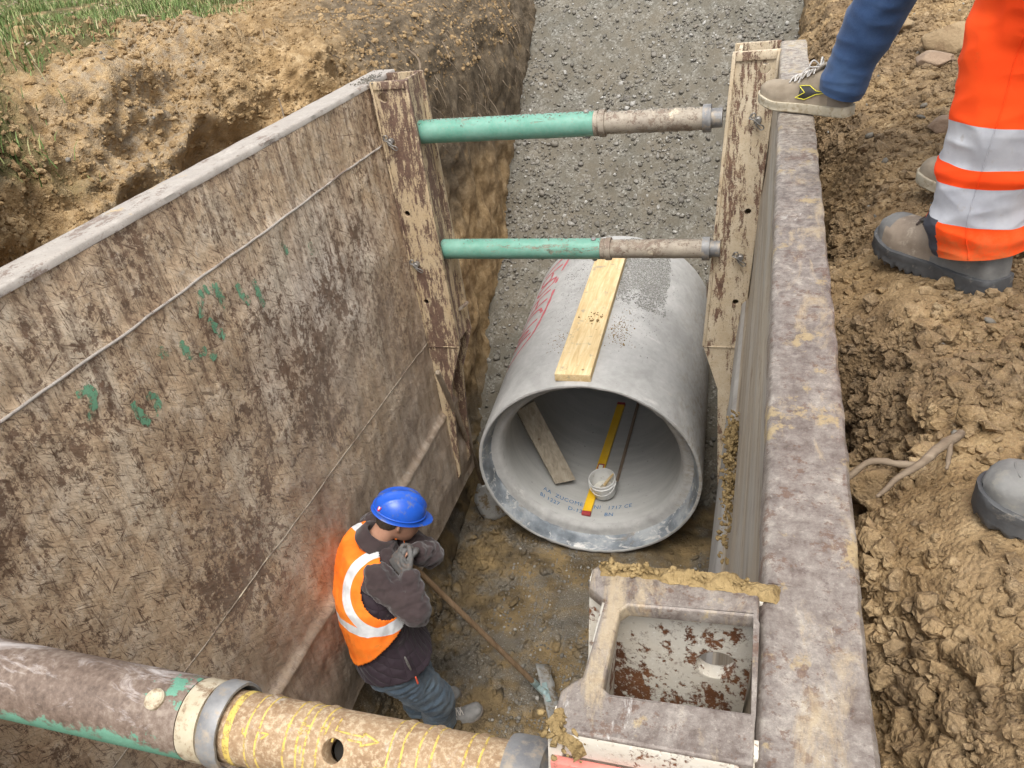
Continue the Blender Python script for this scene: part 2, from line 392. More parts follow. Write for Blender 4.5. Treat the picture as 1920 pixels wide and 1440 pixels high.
    gl = m.rng(m.math('ADD', mud, m.noise(5, 3)), 0.9, 1.4)
    col = m.mix(m.math('MULTIPLY', m.rng(m.noise(10, 3, 0.5, m.map(m.geo, (1, 2.2, 0.8), (R(-35), 0, 0)), 0.4), 0.68, 0.74), m.math('MULTIPLY', mud, 0.6)), col, (0.46, 0.42, 0.36))
    h = m.math('ADD', m.math('MULTIPLY', m.noise(4.5, 3), 1.6), m.math('ADD', m.math('MULTIPLY', m.math('SUBTRACT', 1.0, m.math('MAXIMUM', scr, spk)), 0.06), m.math('MULTIPLY', dd, -0.35)))
    n = m.bump(h, 0.55, 0.03)
    return m.out(col, m.math('SUBTRACT', 0.62, m.math('MULTIPLY', mud, 0.27)), 0.0, n, 0.5)
def mat_steel(name, paint1, paint2, rust1, rust2, cover=0.5, streak=(1, 1, 1), mud=None, mudcov=0.0, rough=0.55, metal=0.15, scuff=0.0, patch=None):
    """worn painted steel; cover = share that is rust"""
    m = Mt(name); mid = m.noise(11, 6, 0.68); fine = m.noise(70, 5, 0.7)
    p = m.mix(m.rng(mid, 0.3, 0.7), paint1, paint2)
    r = m.mix(m.rng(m.noise(24, 5, 0.65), 0.35, 0.65), rust1, rust2)
    k = m.math('ADD', m.math('MULTIPLY', m.noise(5.5, 8, 0.75, m.map(m.geo, streak), 0.35), 0.55), m.math('ADD', m.math('MULTIPLY', m.noise(34, 6, 0.72, m.map(m.geo, tuple(max(.5, q) for q in streak))), .30), m.math('MULTIPLY', m.noise(150, 3, .7), .15)))
    t = 0.5 + (0.5 - cover) * 0.32
    mask = m.rng(k, t - 0.012, t + 0.012)
    col = m.mix(mask, p, r)
    if patch:
        (pc, pt, ps) = patch; col = m.mix(m.rng(m.noise(ps, 5, 0.6, m.map(m.geo, (1, 1, 1), (0, 0, 0), (3, 5, 7))), pt, pt + 0.03), col, pc)
    col = m.mix(m.rng(m.noise(210, 3, .7), .60, .70, 0, .35), col, tuple(min(1, c * 1.9) for c in paint1)); col = m.mix(m.rng(m.noise(95, 5, .75, m.map(m.geo, (1, 1, 1), (0, 0, 0), (8, 3, 1))), .56, .66, 0, .5), col, rust1)
    if scuff:
        s = m.noise(5, 6, 0.75, m.map(m.geo, (3, 1, 3), (0, 0, 0.6))); col = m.mix(m.math('MULTIPLY', m.rng(s, 0.57, 0.70), scuff), col, (0.62, 0.58, 0.52))
    if mud:
        q = m.math('ADD', m.math('MULTIPLY', m.noise(3.3, 3, 0.5), 0.65), m.math('MULTIPLY', m.noise(17, 6, 0.7), 0.35))
        col = m.mix(m.rng(q, 0.62 - mudcov * 0.2, 0.66 - mudcov * 0.2), col, m.mix(fine, mud, tuple(min(1, c * 1.7) for c in mud)))
    h = m.math('ADD', m.math('MULTIPLY', m.math('SUBTRACT', 1.0, mask), 0.5), m.math('ADD', m.math('MULTIPLY', fine, 0.25), m.math('MULTIPLY', mid, 0.5)))
    return m.out(col, m.rng(m.noise(30, 4), 0.3, 0.7, rough - 0.12, rough + 0.2), metal, m.bump(h, 0.45, 0.006), 0.45)
def mat_flat(name, c1, c2, scale=12, rough=0.7, metal=0.0, bs=0.2, bd=0.004, spec=0.4, coat=0.0, fine=90, sheen=0.0, dirt=None, dirtk=0.6):
    m = Mt(name); a = m.noise(scale, 5, 0.6); col = m.mix(m.rng(a, 0.3, 0.7), c1, c2)
    if dirt: col = m.mix(m.rng(m.noise(scale * 1.7, 6, 0.7, m.map(m.geo, (1, 1, 1), (0, 0, 0), (7, 1, 3))), dirtk, dirtk + 0.12), col, dirt)
    n = m.bump(m.math('ADD', a, m.math('MULTIPLY', m.noise(fine, 3), 0.5)), bs, bd)
    return m.out(col, rough, metal, n, spec, coat=coat, sheen=sheen)
def mat_wood(name, c1, c2, c3, axis='y', dirt=None):
    m = Mt(name); sc = {'y': (26, 1.3, 26), 'x': (1.3, 26, 26), 'z': (26, 26, 1.3)}[axis]
    g = m.noise(1.4, 6, 0.65, m.map(m.geo, sc), 0.8); big = m.noise(6, 4, 0.6)
    col = m.ramp(g, [(0.3, c1), (0.5, c2), (0.72, c3)])
    col = m.mix(m.rng(big, 0.5, 0.72, 0, 0.5), col, c1)
    k = m.rng(m.vor(5.0), 0.03, 0.06, 0.7, 0.0); col = m.mix(k, col, (0.10, 0.055, 0.03))
    if dirt: col = m.mix(m.rng(m.noise(13, 6, 0.7), 0.57, 0.66), col, dirt)
    return m.out(col, 0.75, 0, m.bump(g, 0.35, 0.004), 0.3)
def mat_concrete():
    m = Mt('grey_concrete'); a = m.noise(2.2, 6, 0.65); b = m.noise(26, 5, 0.6); f = m.noise(240, 3, 0.7); x, y, z = m.sep()
    col = m.ramp(m.math('ADD', m.math('MULTIPLY', a, 0.7), m.math('MULTIPLY', b, 0.3)), [(0.3, (0.30, 0.295, 0.28)), (0.5, (0.41, 0.405, 0.39)), (0.7, (0.52, 0.51, 0.49))])
    st = m.noise(2.4, 6, 0.7, m.map(m.geo, (1.5, 6, 1.5)), 0.5)
    col = m.mix(m.rng(st, 0.60, 0.72, 0, 0.45), col, (0.68, 0.66, 0.62))
    col = m.mix(m.rng(f, 0.62, 0.72, 0, 0.5), col, (0.20, 0.19, 0.18))
    side = m.rng(m.math('ADD', x, m.math('MULTIPLY', m.noise(7, 5), 0.35)), 1.52, 1.72, 0, 0.6)
    col = m.mix(m.math('MULTIPLY', side, m.rng(m.noise(18, 6, 0.7, m.map(m.geo, (1, 1, 2))), 0.45, 0.6)), col, (0.27, 0.22, 0.14))
    hole = m.rng(m.vor(38), .05, .10, 1, 0); hole = m.math('MULTIPLY', hole, m.rng(m.noise(4, 3), .48, .56)); col = m.mix(m.math('MULTIPLY', hole, .8), col, (0.12, 0.115, 0.11))
    dp = m.noise(3.4, 5, .6, m.map(m.geo, (1, .6, 1), (0, 0, 0), (3, 1, 8)), .6); col = m.mix(m.rng(dp, .54, .64, 0, .35), col, (0.24, 0.235, 0.225))
    return m.out(col, 0.82, 0, m.bump(m.math('SUBTRACT', m.math('ADD', b, m.math('MULTIPLY', f, 0.5)), hole), 0.3, 0.004), 0.35)
def mat_bore():
    m = Mt('pipe_bore_concrete'); a = m.noise(3, 5, 0.6); f = m.noise(160, 3, 0.7)
    ringv = m.noise(2.0, 4, 0.6, m.map(m.geo, (1, 9, 1)))
    col = m.mix(m.rng(m.math('ADD', m.math('MULTIPLY', a, 0.5), m.math('MULTIPLY', ringv, 0.5)), 0.35, 0.65), (0.34, 0.34, 0.325), (0.45, 0.445, 0.425))
    col = m.mix(m.rng(m.noise(45, 3, 0.6), 0.68, 0.72, 0, 0.7), col, (0.16, 0.155, 0.15))
    return m.out(col, 0.7, 0, m.bump(f, 0.15, 0.003), 0.35)
def mat_socket():
    m = Mt('socket_wet_concrete'); a = m.noise(4, 5, 0.65); b = m.noise(30, 5, 0.7)
    col = m.ramp(a, [(0.36, (0.10, 0.115, 0.13)), (0.5, (0.20, 0.225, 0.25)), (0.64, (0.38, 0.40, 0.41))])
    col = m.mix(m.rng(m.noise(5, 6, .75, m.map(m.geo, (1, 2.5, 2.5), (0, 0, 0), (2, 2, 7)), 1.0), 0.55, 0.63, 0, 0.85), col, (0.62, 0.605, 0.57))
    col = m.mix(m.rng(m.noise(6, 5, 0.7), 0.60, 0.68, 0, 0.5), col, (0.24, 0.18, 0.11))
    return m.out(col, m.rng(a, 0.3, 0.7, 0.3, 0.7), 0, m.bump(m.math('ADD', a, b), 0.4, 0.006), 0.5)

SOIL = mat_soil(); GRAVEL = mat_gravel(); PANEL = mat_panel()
PEB = mat_stone('pebbles', [(0.11, 0.103, 0.09), (0.17, 0.158, 0.135), (0.20, 0.185, 0.155), (0.145, 0.135, 0.12), (0.235, 0.22, 0.195), (0.17, 0.15, 0.12), (0.42, 0.41, 0.38)])
TOPR = mat_steel('purple_brown_bare_steel', (0.30, 0.26, 0.25), (0.21, 0.175, 0.165), (0.18, 0.13, 0.115), (0.27, 0.225, 0.20), 0.5, (1, 0.6, 1), (0.36, 0.27, 0.15), 0.32, 0.42, 0.35, 0.55)
TOPL = mat_steel('grey_scuffed_steel', (0.46, 0.42, 0.37), (0.36, 0.32, 0.28), (0.20, 0.15, 0.12), (0.30, 0.24, 0.20), 0.34, (1, 0.5, 1), (0.40, 0.30, 0.17), 0.05, 0.55, 0.2, 0.7)
POSTM = mat_steel('cream_paint_worn_to_rust', (0.64, 0.55, 0.41), (0.50, 0.39, 0.25), (0.12, 0.068, 0.048), (0.22, 0.13, 0.085), 0.40, (1.8, 1.8, 0.34), None, 0, 0.6, 0.05)
POSTL = mat_steel('brown_rust_with_cream_remains', (0.56, 0.45, 0.30), (0.47, 0.35, 0.21), (0.115, 0.07, 0.052), (0.18, 0.11, 0.08), 0.50, (1.6, 1.6, 0.26), None, 0, 0.55, 0.05)
POSTN = mat_steel('white_paint_with_deep_rust', (0.66, 0.63, 0.56), (0.60, 0.54, 0.44), (0.12, 0.05, 0.025), (0.22, 0.095, 0.04), 0.38, (1.4, 1.4, 1.0), None, 0, 0.6, 0.0)
RED = mat_steel('red_paint_remains', (0.62, 0.12, 0.10), (0.72, 0.30, 0.24), (0.13, 0.055, 0.03), (0.5, 0.38, 0.26), 0.42, (1, 1, 1.5), None, 0, 0.6, 0.0)
RIBM = Mt('scoured_beige_steel'); g_ = RIBM.noise(1.6, 7, .75, RIBM.map(RIBM.geo, (20, .7, 20)), .3); f_ = RIBM.noise(30, 6, .7, RIBM.map(RIBM.geo, (1, .4, 1))); c_ = RIBM.ramp(g_, [(.3, (0.19, 0.145, 0.10)), (.45, (0.34, 0.285, 0.215)), (.58, (0.44, 0.385, 0.30)), (.7, (0.56, 0.51, 0.43))])
c_ = RIBM.mix(RIBM.rng(f_, .55, .66, 0, .6), c_, (0.20, 0.13, 0.085)); c_ = RIBM.mix(RIBM.rng(RIBM.noise(2.5, 5, .6, RIBM.map(RIBM.geo, (1, .5, 3))), .5, .62, 0, .5), c_, (0.40, 0.39, 0.36)); RIBM = RIBM.out(c_, .55, .1, RIBM.bump(RIBM.math('ADD', g_, f_), .25, .005), .4)
RIBG = mat_flat('grey_scoured_steel', (0.30, 0.28, 0.26), (0.47, 0.46, 0.43), 5, 0.5, 0.1, 0.3, 0.01)
GREEN = mat_steel('green_paint', (0.095, 0.28, 0.205), (0.20, 0.38, 0.305), (0.30, 0.26, 0.20), (0.11, 0.14, 0.10), 0.30, (0.35, 1.6, 1.6), None, 0, 0.45, 0.05)
DUSTY = mat_steel('dusty_brown_steel', (0.38, 0.33, 0.26), (0.29, 0.25, 0.20), (0.17, 0.12, 0.09), (0.25, 0.20, 0.15), 0.45, (1, 1, 1), (0.46, 0.40, 0.30), 0.15, 0.6, 0.1)
GREYST = mat_flat('grey_clamp_steel', (0.15, 0.15, 0.155), (0.32, 0.315, 0.305), 16, 0.55, 0.25, 0.4, 0.004, dirt=(0.34, 0.29, 0.23), dirtk=0.5)
def mat_near_outer():
    m = Mt('brown_steel_with_green_remains'); x, y, z = m.sep(); mid = m.noise(14, 6, 0.7); fine = m.noise(80, 4, 0.7)
    base = m.ramp(m.math('ADD', m.math('MULTIPLY', m.noise(9, 6, 0.7), .5), m.math('MULTIPLY', fine, .5)), [(0.36, (0.085, 0.058, 0.042)), (0.5, (0.165, 0.118, 0.09)), (0.62, (0.27, 0.215, 0.17))])
    sw = m.noise(4, 6, 0.75, m.map(m.geo, (1.4, 4, 1.0), (0, R(35), 0)), 1.2)
    base = m.mix(m.rng(sw, 0.52, 0.68, 0, 0.8), base, (0.58, 0.53, 0.50))
    low = m.math('ADD', m.math('MULTIPLY', z, -9.0), m.math('MULTIPLY', m.noise(7, 6, 0.75), 1.3))
    g1 = m.rng(low, 3.66, 3.74)
    up = m.math('ADD', m.math('MULTIPLY', z, 12.0), m.math('MULTIPLY', m.noise(6, 6, 0.7, m.map(m.geo, (1, 1, 1), (0, 0, 0), (4, 2, 1))), 1.6))
    g2 = m.rng(up, -1.72, -1.64, 0, 0.9)
    g3 = m.rng(m.noise(7, 6, 0.7, m.map(m.geo, (1, 1, 1), (0, 0, 0), (2, 9, 4))), 0.62, 0.64)
    g = m.math('MAXIMUM', g1, m.math('MAXIMUM', g2, g3))
    col = m.mix(g, base, m.mix(mid, (0.06, 0.20, 0.13), (0.20, 0.40, 0.29)))
    top = m.rng(m.math('ADD', m.math('MULTIPLY', z, 30), m.math('MULTIPLY', m.noise(5, 4), 2.0)), -5.35, -5.0)
    col = m.mix(m.math('MULTIPLY', top, 0.85), col, (0.43, 0.37, 0.31))
    return m.out(col, 0.58, 0.05, m.bump(m.math('ADD', fine, mid), 0.35, 0.004), 0.4)
NOUT = mat_near_outer()
def mat_near_inner():
    m = Mt('ochre_rusted_steel'); f = m.noise(120, 4, 0.75); a = m.noise(12, 5, 0.7)
    col = m.ramp(m.math('ADD', m.math('MULTIPLY', a, .5), m.math('MULTIPLY', f, .5)), [(0.36, (0.25, 0.155, 0.085)), (0.5, (0.35, 0.235, 0.135)), (0.63, (0.46, 0.335, 0.205))])
    col = m.mix(m.rng(f, 0.5, 0.62, 0, 0.6), col, (0.58, 0.47, 0.32))
    col = m.mix(m.rng(m.noise(18, 5, 0.7), 0.6, 0.68, 0, 0.5), col, (0.62, 0.58, 0.52))
    return m.out(col, 0.7, 0.05, m.bump(f, 0.6, 0.004), 0.35)
NINN = mat_near_inner()
YEL = Mt('yellow_paint_mark'); k_ = YEL.noise(85, 5, .75); YEL = YEL.out(YEL.mix(YEL.noise(30, 3), (0.55, 0.37, 0.06), (0.70, 0.55, 0.20)), .8, 0, None, .2, alpha=YEL.rng(k_, .40, .50, .15, .95))
CREAMR = mat_flat('cream_painted_steel_ring', (0.40, 0.33, 0.22), (0.54, 0.48, 0.36), 26, 0.7, 0, 0.35, 0.004, dirt=(0.22, 0.15, 0.09), dirtk=0.52)
PIN = mat_flat('galvanised_pin_steel', (0.16, 0.15, 0.14), (0.38, 0.37, 0.35), 60, 0.45, 0.6, 0.3, 0.003)
MUDC = mat_flat('yellow_mud', (0.19, 0.13, 0.055), (0.36, 0.26, 0.125), 30, 0.95, 0, 0.9, 0.012, 0.2, fine=140)
CONC = mat_concrete(); BORE = mat_bore(); SOCK = mat_socket()
BOARD = mat_wood('fresh_pine_board', (0.50, 0.34, 0.16), (0.66, 0.50, 0.27), (0.76, 0.63, 0.40), 'y', (0.40, 0.33, 0.22))
PLANK = mat_wood('grey_brown_plank', (0.21, 0.175, 0.13), (0.33, 0.285, 0.22), (0.43, 0.38, 0.30), 'z')
HANDLE = mat_wood('worn_wood_handle', (0.16, 0.10, 0.055), (0.27, 0.18, 0.105), (0.36, 0.25, 0.16), 'z')
HIVIS = (0.98, 0.17, 0.01)

# ------------------------------------------------------------------ ground sheet with the trench cut in it
def P_profile(y):
    """control points (x, z) of the cross-section at y"""
    w = float(sstep(-1.0, 0.5, np.array(y))); dt = float(sstep(16, 20, np.array(y))); db = float(sstep(-7.5, -9.5, np.array(y)))
    n = 0.22 * math.sin(y * 2.1 + 0.6) * (1 - w) + 0.12 * math.sin(y * 5.3) * (1 - 0.6 * w)
    A = [(-24, .42), (-2.7, .26), (-1.75 + n, .19), (-1.10 + n, .15), (-.90 + n * .8, -.26), (-.56, -.80), (-.28, -1.15), (-.18, -2.35), (-.17, -2.75), (-.03, -3.23)]
    B = [(-24, .42), (-2.7, .24), (-1.5, .18), (-.95 + n, .12), (-.60 + n * .6, .05), (-.42 + n * .35, -.14), (-.36, -.42), (-.34, -2.5), (-.32, -2.9), (-.22, -3.25)]
    L = [(a[0] * (1 - w) + b[0] * w, a[1] * (1 - w) + b[1] * w) for a, b in zip(A, B)]
    k = max(dt, db)
    Rr = [(1.90, -3.25), (2.06, -2.9), (2.07, -.72), (2.09, -.36), (2.20, -.19), (2.62, -.13), (3.6, -.11), (9, 0.0), (26, .05)]
    L = L + Rr
    return [(x, z if z > -0.2 else z * (1 - k) - 0.05 * k) for x, z in L]
CNT = [12, 60, 26, 24, 44, 26, 72, 12, 22, 84, 12, 50, 22, 22, 46, 64, 30, 8]
ys = np.concatenate([np.arange(-12, -4.1, .25), np.arange(-4.1, -.9, .0105), np.arange(-.9, 1.3, .0155), np.arange(1.3, 4.5, .035), np.arange(4.5, 12, .12), np.arange(12, 40, .8)])
rows = []
for y in ys:
    C = P_profile(y); xs = []; zs = []
    for (a, b), c in zip(zip(C[:-1], C[1:]), CNT):
        t = np.arange(c) / c
        if a[0] < -20: t = 1 - (1 - t) ** 2.2
        if b[0] > 8: t = t ** 1.6
        xs.append(a[0] + (b[0] - a[0]) * t); zs.append(a[1] + (b[1] - a[1]) * t)
    xs.append([C[-1][0]]); zs.append([C[-1][1]])
    X = np.concatenate(xs); Zz = np.concatenate(zs)
    # soften the corners of the profile
    for _ in range(4): Zz[1:-1] = (Zz[:-2] + 2 * Zz[1:-1] + Zz[2:]) / 4
    rows.append(np.stack([X, np.full_like(X, y), Zz], 1))
G = np.array(rows); ny, nx = G.shape[:2]
du = np.gradient(G, axis=1); dv = np.gradient(G, axis=0); N = np.cross(du, dv); N /= np.linalg.norm(N, axis=2)[:, :, None] + 1e-9
Pf = G.reshape(-1, 3); Nf = N.reshape(-1, 3); x, y, z = Pf.T
near = sstep(14, 6, np.abs(y)) * sstep(10, 4, np.abs(x - 0.5))
rightg = sstep(2.02, 2.12, x) * sstep(-1.0, -.4, z); leftg = sstep(-.1, -.3, x) * sstep(0.9, 0.1, y) * sstep(-1.7, -1.2, z)
wallL = (x < 0.0) * (z > -3.0) * sstep(-.12, -.35, z) * sstep(0.1, 0.8, y); floor = sstep(-2.95, -3.15, z)
turf = sstep(-1.36, -1.66, x + 0.26 * perlin(Pf * 1.1) + 0.16 * perlin(Pf * 4) + 0.17 * (y + 0.3)) * (z > -.5)
packed = sstep(2.35, 2.6, x + 0.15 * perlin(Pf * 2)) * sstep(-1.9, -.8, y)  # trodden soil by the feet
big = clods(Pf, .19, 3.1); medc = clods(Pf, .075, 7.7); sml = clods(Pf, .032, 1.9); tin = clods(Pf, .016, 5.5)
feet = np.zeros(len(Pf))
for fx, fy, fr_ in ((2.24, -2.09, .20), (2.33, -2.95, .20), (2.42, -1.70, .22), (2.72, -2.1, .2), (2.6, -3.2, .2)): feet = np.maximum(feet, sstep(fr_ * 1.5, fr_ * .7, np.hypot(x - fx, y - fy)))
A3n = np.array([3.2, 3.2, 4.5]); fb = fbm(Pf * 3.0, 4); fb2 = fbm(Pf * 14 + 4, 3)
loose = np.clip(rightg * (1 - .62 * packed) + leftg * 1.0 + 0.30 * (y > 0.2) * (z > -.3) * (x < 0) * (1 - turf), 0, 1.1)
lump = sstep(-0.05, 0.45, fbm(Pf * 2.1 + 9, 2))
rgh = fbm(Pf * 24 + 5, 3, ridge=True); fine_ = fbm(Pf * 55 + 2, 2)
amp_ = 1 + .55 * leftg
disp = loose * amp_ * ((.034 * lump + .008) * big + .024 * medc * (0.3 + lump) + .013 * sml + .007 * tin + .0016 * rgh + .0012 * fine_) * (1 - .8 * feet) + (0.045 - .030 * rightg) * fb * near * (1 - floor * 0.6) * (1 - feet * (z > -.6))
disp += leftg * .070 * fbm(Pf * A3n + 12, 4, ridge=True)
disp += feet * (z > -.6) * (-.135 - z) * .85
disp += (1 - loose) * ((.008 * sml + .012 * medc) * near + .006 * fb2 * near)
disp += floor * (.016 * medc * sstep(0.0, .35, fbm(Pf * 1.7 + 3, 2)) + .03 * clods(Pf, .12, 2.2) * sstep(.75, .25, x))
sm = fbm(Pf * np.array([9, 9, 1.3]), 3, ridge=True)
disp += wallL * (0.022 * sm + 0.05 * fbm(Pf * np.array([3, 2.2, 1.5]), 3))
disp += ((x > 2.0) & (z < -.4)) * 0.03 * fb2
disp -= leftg * 0.30 * sstep(.12, .55, fbm(Pf * np.array([1.7, 1.7, 2.2]) + 31, 2)) * sstep(0.0, -.3, z)
Pd = Pf + Nf * disp[:, None]
Pd[:, 0] = np.where((x > 1.9) & (z > -2.8), np.maximum(Pd[:, 0], 2.02 + 0.0 * x), Pd[:, 0])
idx = np.arange(ny * nx).reshape(ny, nx)
Fq = np.stack([idx[:-1, :-1], idx[:-1, 1:], idx[1:, 1:], idx[1:, :-1]], -1).reshape(-1, 4)
gm = amesh('ground', Pd, Fq)
def fattr(me, name, vals):
    a = me.attributes.new(name, 'FLOAT', 'POINT'); a.data.foreach_set('value', np.asarray(vals, np.float32))
wet = np.clip(floor + sstep(-2.4, -2.9, z) * .8, 0, 1)
gxy = np.exp(-(((x + 1.25 + .35 * (y + .2)) / .42) ** 2)) * sstep(-1.6, -.9, y) * sstep(1.2, .4, y) + leftg * sstep(.25, .55, fbm(Pf * 1.3 + 50, 3))
fattr(gm, 'wet', wet); fattr(gm, 'grey', .62 * np.clip(gxy, 0, 1) * (1 - wet)); fattr(gm, 'turf', turf)
darks = np.clip(1.0 * sstep(0.05, 0.7, y) * (x < .1) * sstep(-1.45, -.85, z + .35 * fbm(Pf * 1.5, 3)) * sstep(.2, -.1, z - 0.02) + .85 * sstep(.5, 1.6, y) * (x < 0.1) * (z > -.2) * sstep(-1.8, -1.0, x), 0, 1)
fattr(gm, 'dark', darks)
ground = mobj('ground', gm, SOIL); setp(ground, kind='structure')

# stones and clods: many small bodies in one mesh
def ico(sub):
    b = bmesh.new(); bmesh.ops.create_icosphere(b, subdivisions=sub, radius=1.0); b.verts.ensure_lookup_table()
    V = np.array([v.co for v in b.verts]); F = np.array([[v.index for v in f.verts] for f in b.faces]); b.free(); return V, F
def scatter(pos, size, flat=(0.5, 0.9), sub=1, rough=0.25, nrm=None, shapes=14, dir_var=0.5, chip=0):
    IV, IF = ico(sub); n = len(pos); prot = []
    for s in range(shapes):
        k = 1 + rough * fbm(IV * 1.3 + s * 9.7, 2); k = k + rough * .5 * perlin(IV * 3.1 + s * 4.3); W_ = IV * k[:, None]
        for c_ in range(chip):
            nd = rng.normal(size=3); nd /= np.linalg.norm(nd); ex = np.clip(W_ @ nd - rng.uniform(.45, .8), 0, 9); W_ = W_ - ex[:, None] * nd * .95
        prot.append(W_)
    prot = np.array(prot)[rng.integers(0, shapes, n)]
    sx = np.stack([rng.uniform(.75, 1.3, n), rng.uniform(.6, 1.0, n), rng.uniform(flat[0], flat[1], n)], 1)
    prot = prot * sx[:, None, :] * np.asarray(size)[:, None, None]
    a = rng.uniform(0, 2 * math.pi, n); nr = rng.normal(size=(n, 3)) * dir_var + (np.array([0, 0, 1.0]) if nrm is None else nrm)
    nr /= np.linalg.norm(nr, axis=1)[:, None]; t = np.stack([np.cos(a), np.sin(a), 0 * a], 1); t -= nr * (t * nr).sum(1)[:, None]
    t /= np.linalg.norm(t, axis=1)[:, None]; b = np.cross(nr, t)
    V = prot[:, :, 0:1] * t[:, None] + prot[:, :, 1:2] * b[:, None] + prot[:, :, 2:3] * nr[:, None] + np.asarray(pos)[:, None]
    F = (IF[None] + (np.arange(n) * len(IV))[:, None, None]).reshape(-1, 3); return V.reshape(-1, 3), F
def on_sheet(mask, n):
    q = np.flatnonzero(mask); 
    return q[rng.integers(0, len(q), n)]
gr = Pd.reshape(ny, nx, 3)
area = np.linalg.norm(np.cross(du, dv), axis=2).ravel()
def pick(w, n):
    p = w * area; p = p / p.sum(); return rng.choice(len(p), n, p=p)
sel = np.concatenate([pick(rightg * (1 - .4 * packed) * (x < 3.4) * (y > -4.2) * (y < 3), 11000), pick(rightg * (1 - feet) * (x < 2.6) * (y > -4.1) * (y < -1.6), 15000), pick(leftg * (y > -3) * (x > -2.2), 17000), pick((x < 0) * (x > -2.2) * (y > -.5) * (y < 3.5) * (z > -.4) * (1 - turf), 6500), pick(rightg * (x < 3.0) * (y > -4) * (y < 1.5), 14000)])
szs = np.exp(rng.normal(math.log(.0068), .60, len(sel))).clip(.0028, .03)
V1, F1 = scatter(Pd[sel] + Nf[sel] * szs[:, None] * .2, szs, (.5, .95), 1, .45, Nf[sel], 24, .9, 5)
sel2 = np.concatenate([pick(rightg * (1 - .75 * packed) * (1 - feet) * (x < 3.2) * (y > -4.1) * (y < 2) * (.03 + lump ** 2) * (1 + 2.5 * (y < -2.7)), 1300), pick(leftg * (y > -3) * (y < 1) * (x > -1.9), 1900)])
sz2 = np.exp(rng.normal(math.log(.017), .50, len(sel2))).clip(.007, .045); V2, F2_ = scatter(Pd[sel2] - Nf[sel2] * sz2[:, None] * .15, sz2, (.55, .95), 3, .55, Nf[sel2], 20, .8, 9)
V2 = V2 + (.0030 * fbm(V2 * 60, 3))[:, None] * np.array([1, -1, 1.0]) + (.0022 * fbm(V2 * 140 + 9, 2))[:, None] * np.array([-1, 1, 1.0]); F1 = np.concatenate([F1, F2_ + len(V1)]); V1 = np.concatenate([V1, V2])
cl = amesh('soil_clods', V1, F1)
for nme, val in (('wet', 0), ('grey', 0.15), ('turf', 0), ('dark', 0)): fattr(cl, nme, np.full(len(V1), val))
setp(mobj('soil_crumbs', cl, SOIL, None, False), 'loose crumbs and lumps of yellow-brown soil lying over the ground', 'soil', kind='stuff')
# lumps of wet mud on the trench floor
sel = np.concatenate([pick(floor * (x > -.1) * (x < 1.9) * (y > -3.2) * (y < .7), 1800), pick(floor * (x > -.1) * (y > -2.2) * (y < .6) * sstep(.55, .05, x), 2600)]); szs = np.exp(rng.normal(math.log(.013), .6, len(sel))).clip(.004, .05)
V1, F1 = scatter(Pd[sel], szs, (.3, .7), 2, .5, Nf[sel], 16, .5, 6); cl = amesh('mud', V1, F1)
for nme, val in (('wet', 1.0), ('grey', 0), ('turf', 0), ('dark', 0)): fattr(cl, nme, np.full(len(V1), val))
setp(mobj('floor_mud_lumps', cl, SOIL), 'lumps of wet brown mud on the trench floor', 'mud', kind='stuff')
# grey stones spilled in the left heap and bits on the right
sel = np.concatenate([pick(np.clip(gxy, 0, 1) * leftg.clip(.3, 1) * (y < 1.5), 1600), pick(floor * (x > .3) * (y > -2.6) * (y < .1) * sstep(-.1, .25, fbm(Pf * 2.0 + 21, 2)), 4200), pick(rightg * (y > -4) * (y < 1.5) * (x < 3.2), 260)])
szs = np.exp(rng.normal(math.log(.0062), .45, len(sel))).clip(.003, .018)
V1, F1 = scatter(Pd[sel] + Nf[sel] * szs[:, None] * .3, szs, (.4, .8), 1, .2, Nf[sel]); setp(mobj('scattered_stones', amesh('st', V1, F1), PEB), 'small grey stones scattered through the soil', 'stones', kind='stuff')

# gravel backfill ramp
gx = np.arange(-.52, 2.16, .018); gy = np.concatenate([np.arange(.55, 4.4, .018), np.arange(4.4, 14, .15)])
GX, GY = np.meshgrid(gx, gy); base = -2.655 + .895 * (GY - 1.322); GZ = np.minimum(base, -.12 + 0 * GY)
GZ = -np.log(np.exp(-base * 9) + np.exp(.12 * 9)) / 9
Q = np.stack([GX, GY, GZ], -1).reshape(-1, 3)
d = .040 * fbm(Q * 1.6 + 3, 3) + .004 * clods(Q, .05, 1.1) + .004 * clods(Q, .022, 4.4) * sstep(-.2, .3, fbm(Q * 2.2, 2))
Q = Q + np.array([0, -.66, .75]) * d[:, None]; id2 = np.arange(len(Q)).reshape(GX.shape)
F2 = np.stack([id2[:-1, :-1], id2[:-1, 1:], id2[1:, 1:], id2[1:, :-1]], -1).reshape(-1, 4)
def in_pipe(P, r=.62):
    d_ = P - np.array([.855, -.059, -2.511]); a_ = np.array([-.046509, .996575, .068381]); s_ = d_ @ a_; q_ = d_ - s_[:, None] * a_
    return (np.linalg.norm(q_, axis=1) < r * 1.107) & (s_ < 1.765 * 1.107)
F2 = F2[~in_pipe(Q[F2].mean(1))]
setp(mobj('gravel', amesh('gravel', Q, F2), GRAVEL), 'grey-brown gravel backfill rising behind the pipe', 'gravel', kind='stuff')
dens = .35 + .65 * sstep(-.1, .4, fbm(Q * 1.4 + 8, 2)); dens = dens * (Q[:, 1] < 4.3) * ~in_pipe(Q, .66); dens /= dens.sum()
sel = rng.choice(len(Q), 11000, p=dens); szs = np.exp(rng.normal(math.log(.0118), .46, len(sel))).clip(.005, .036)
nn = np.tile(np.array([[0, -.66, .75]]), (len(sel), 1))
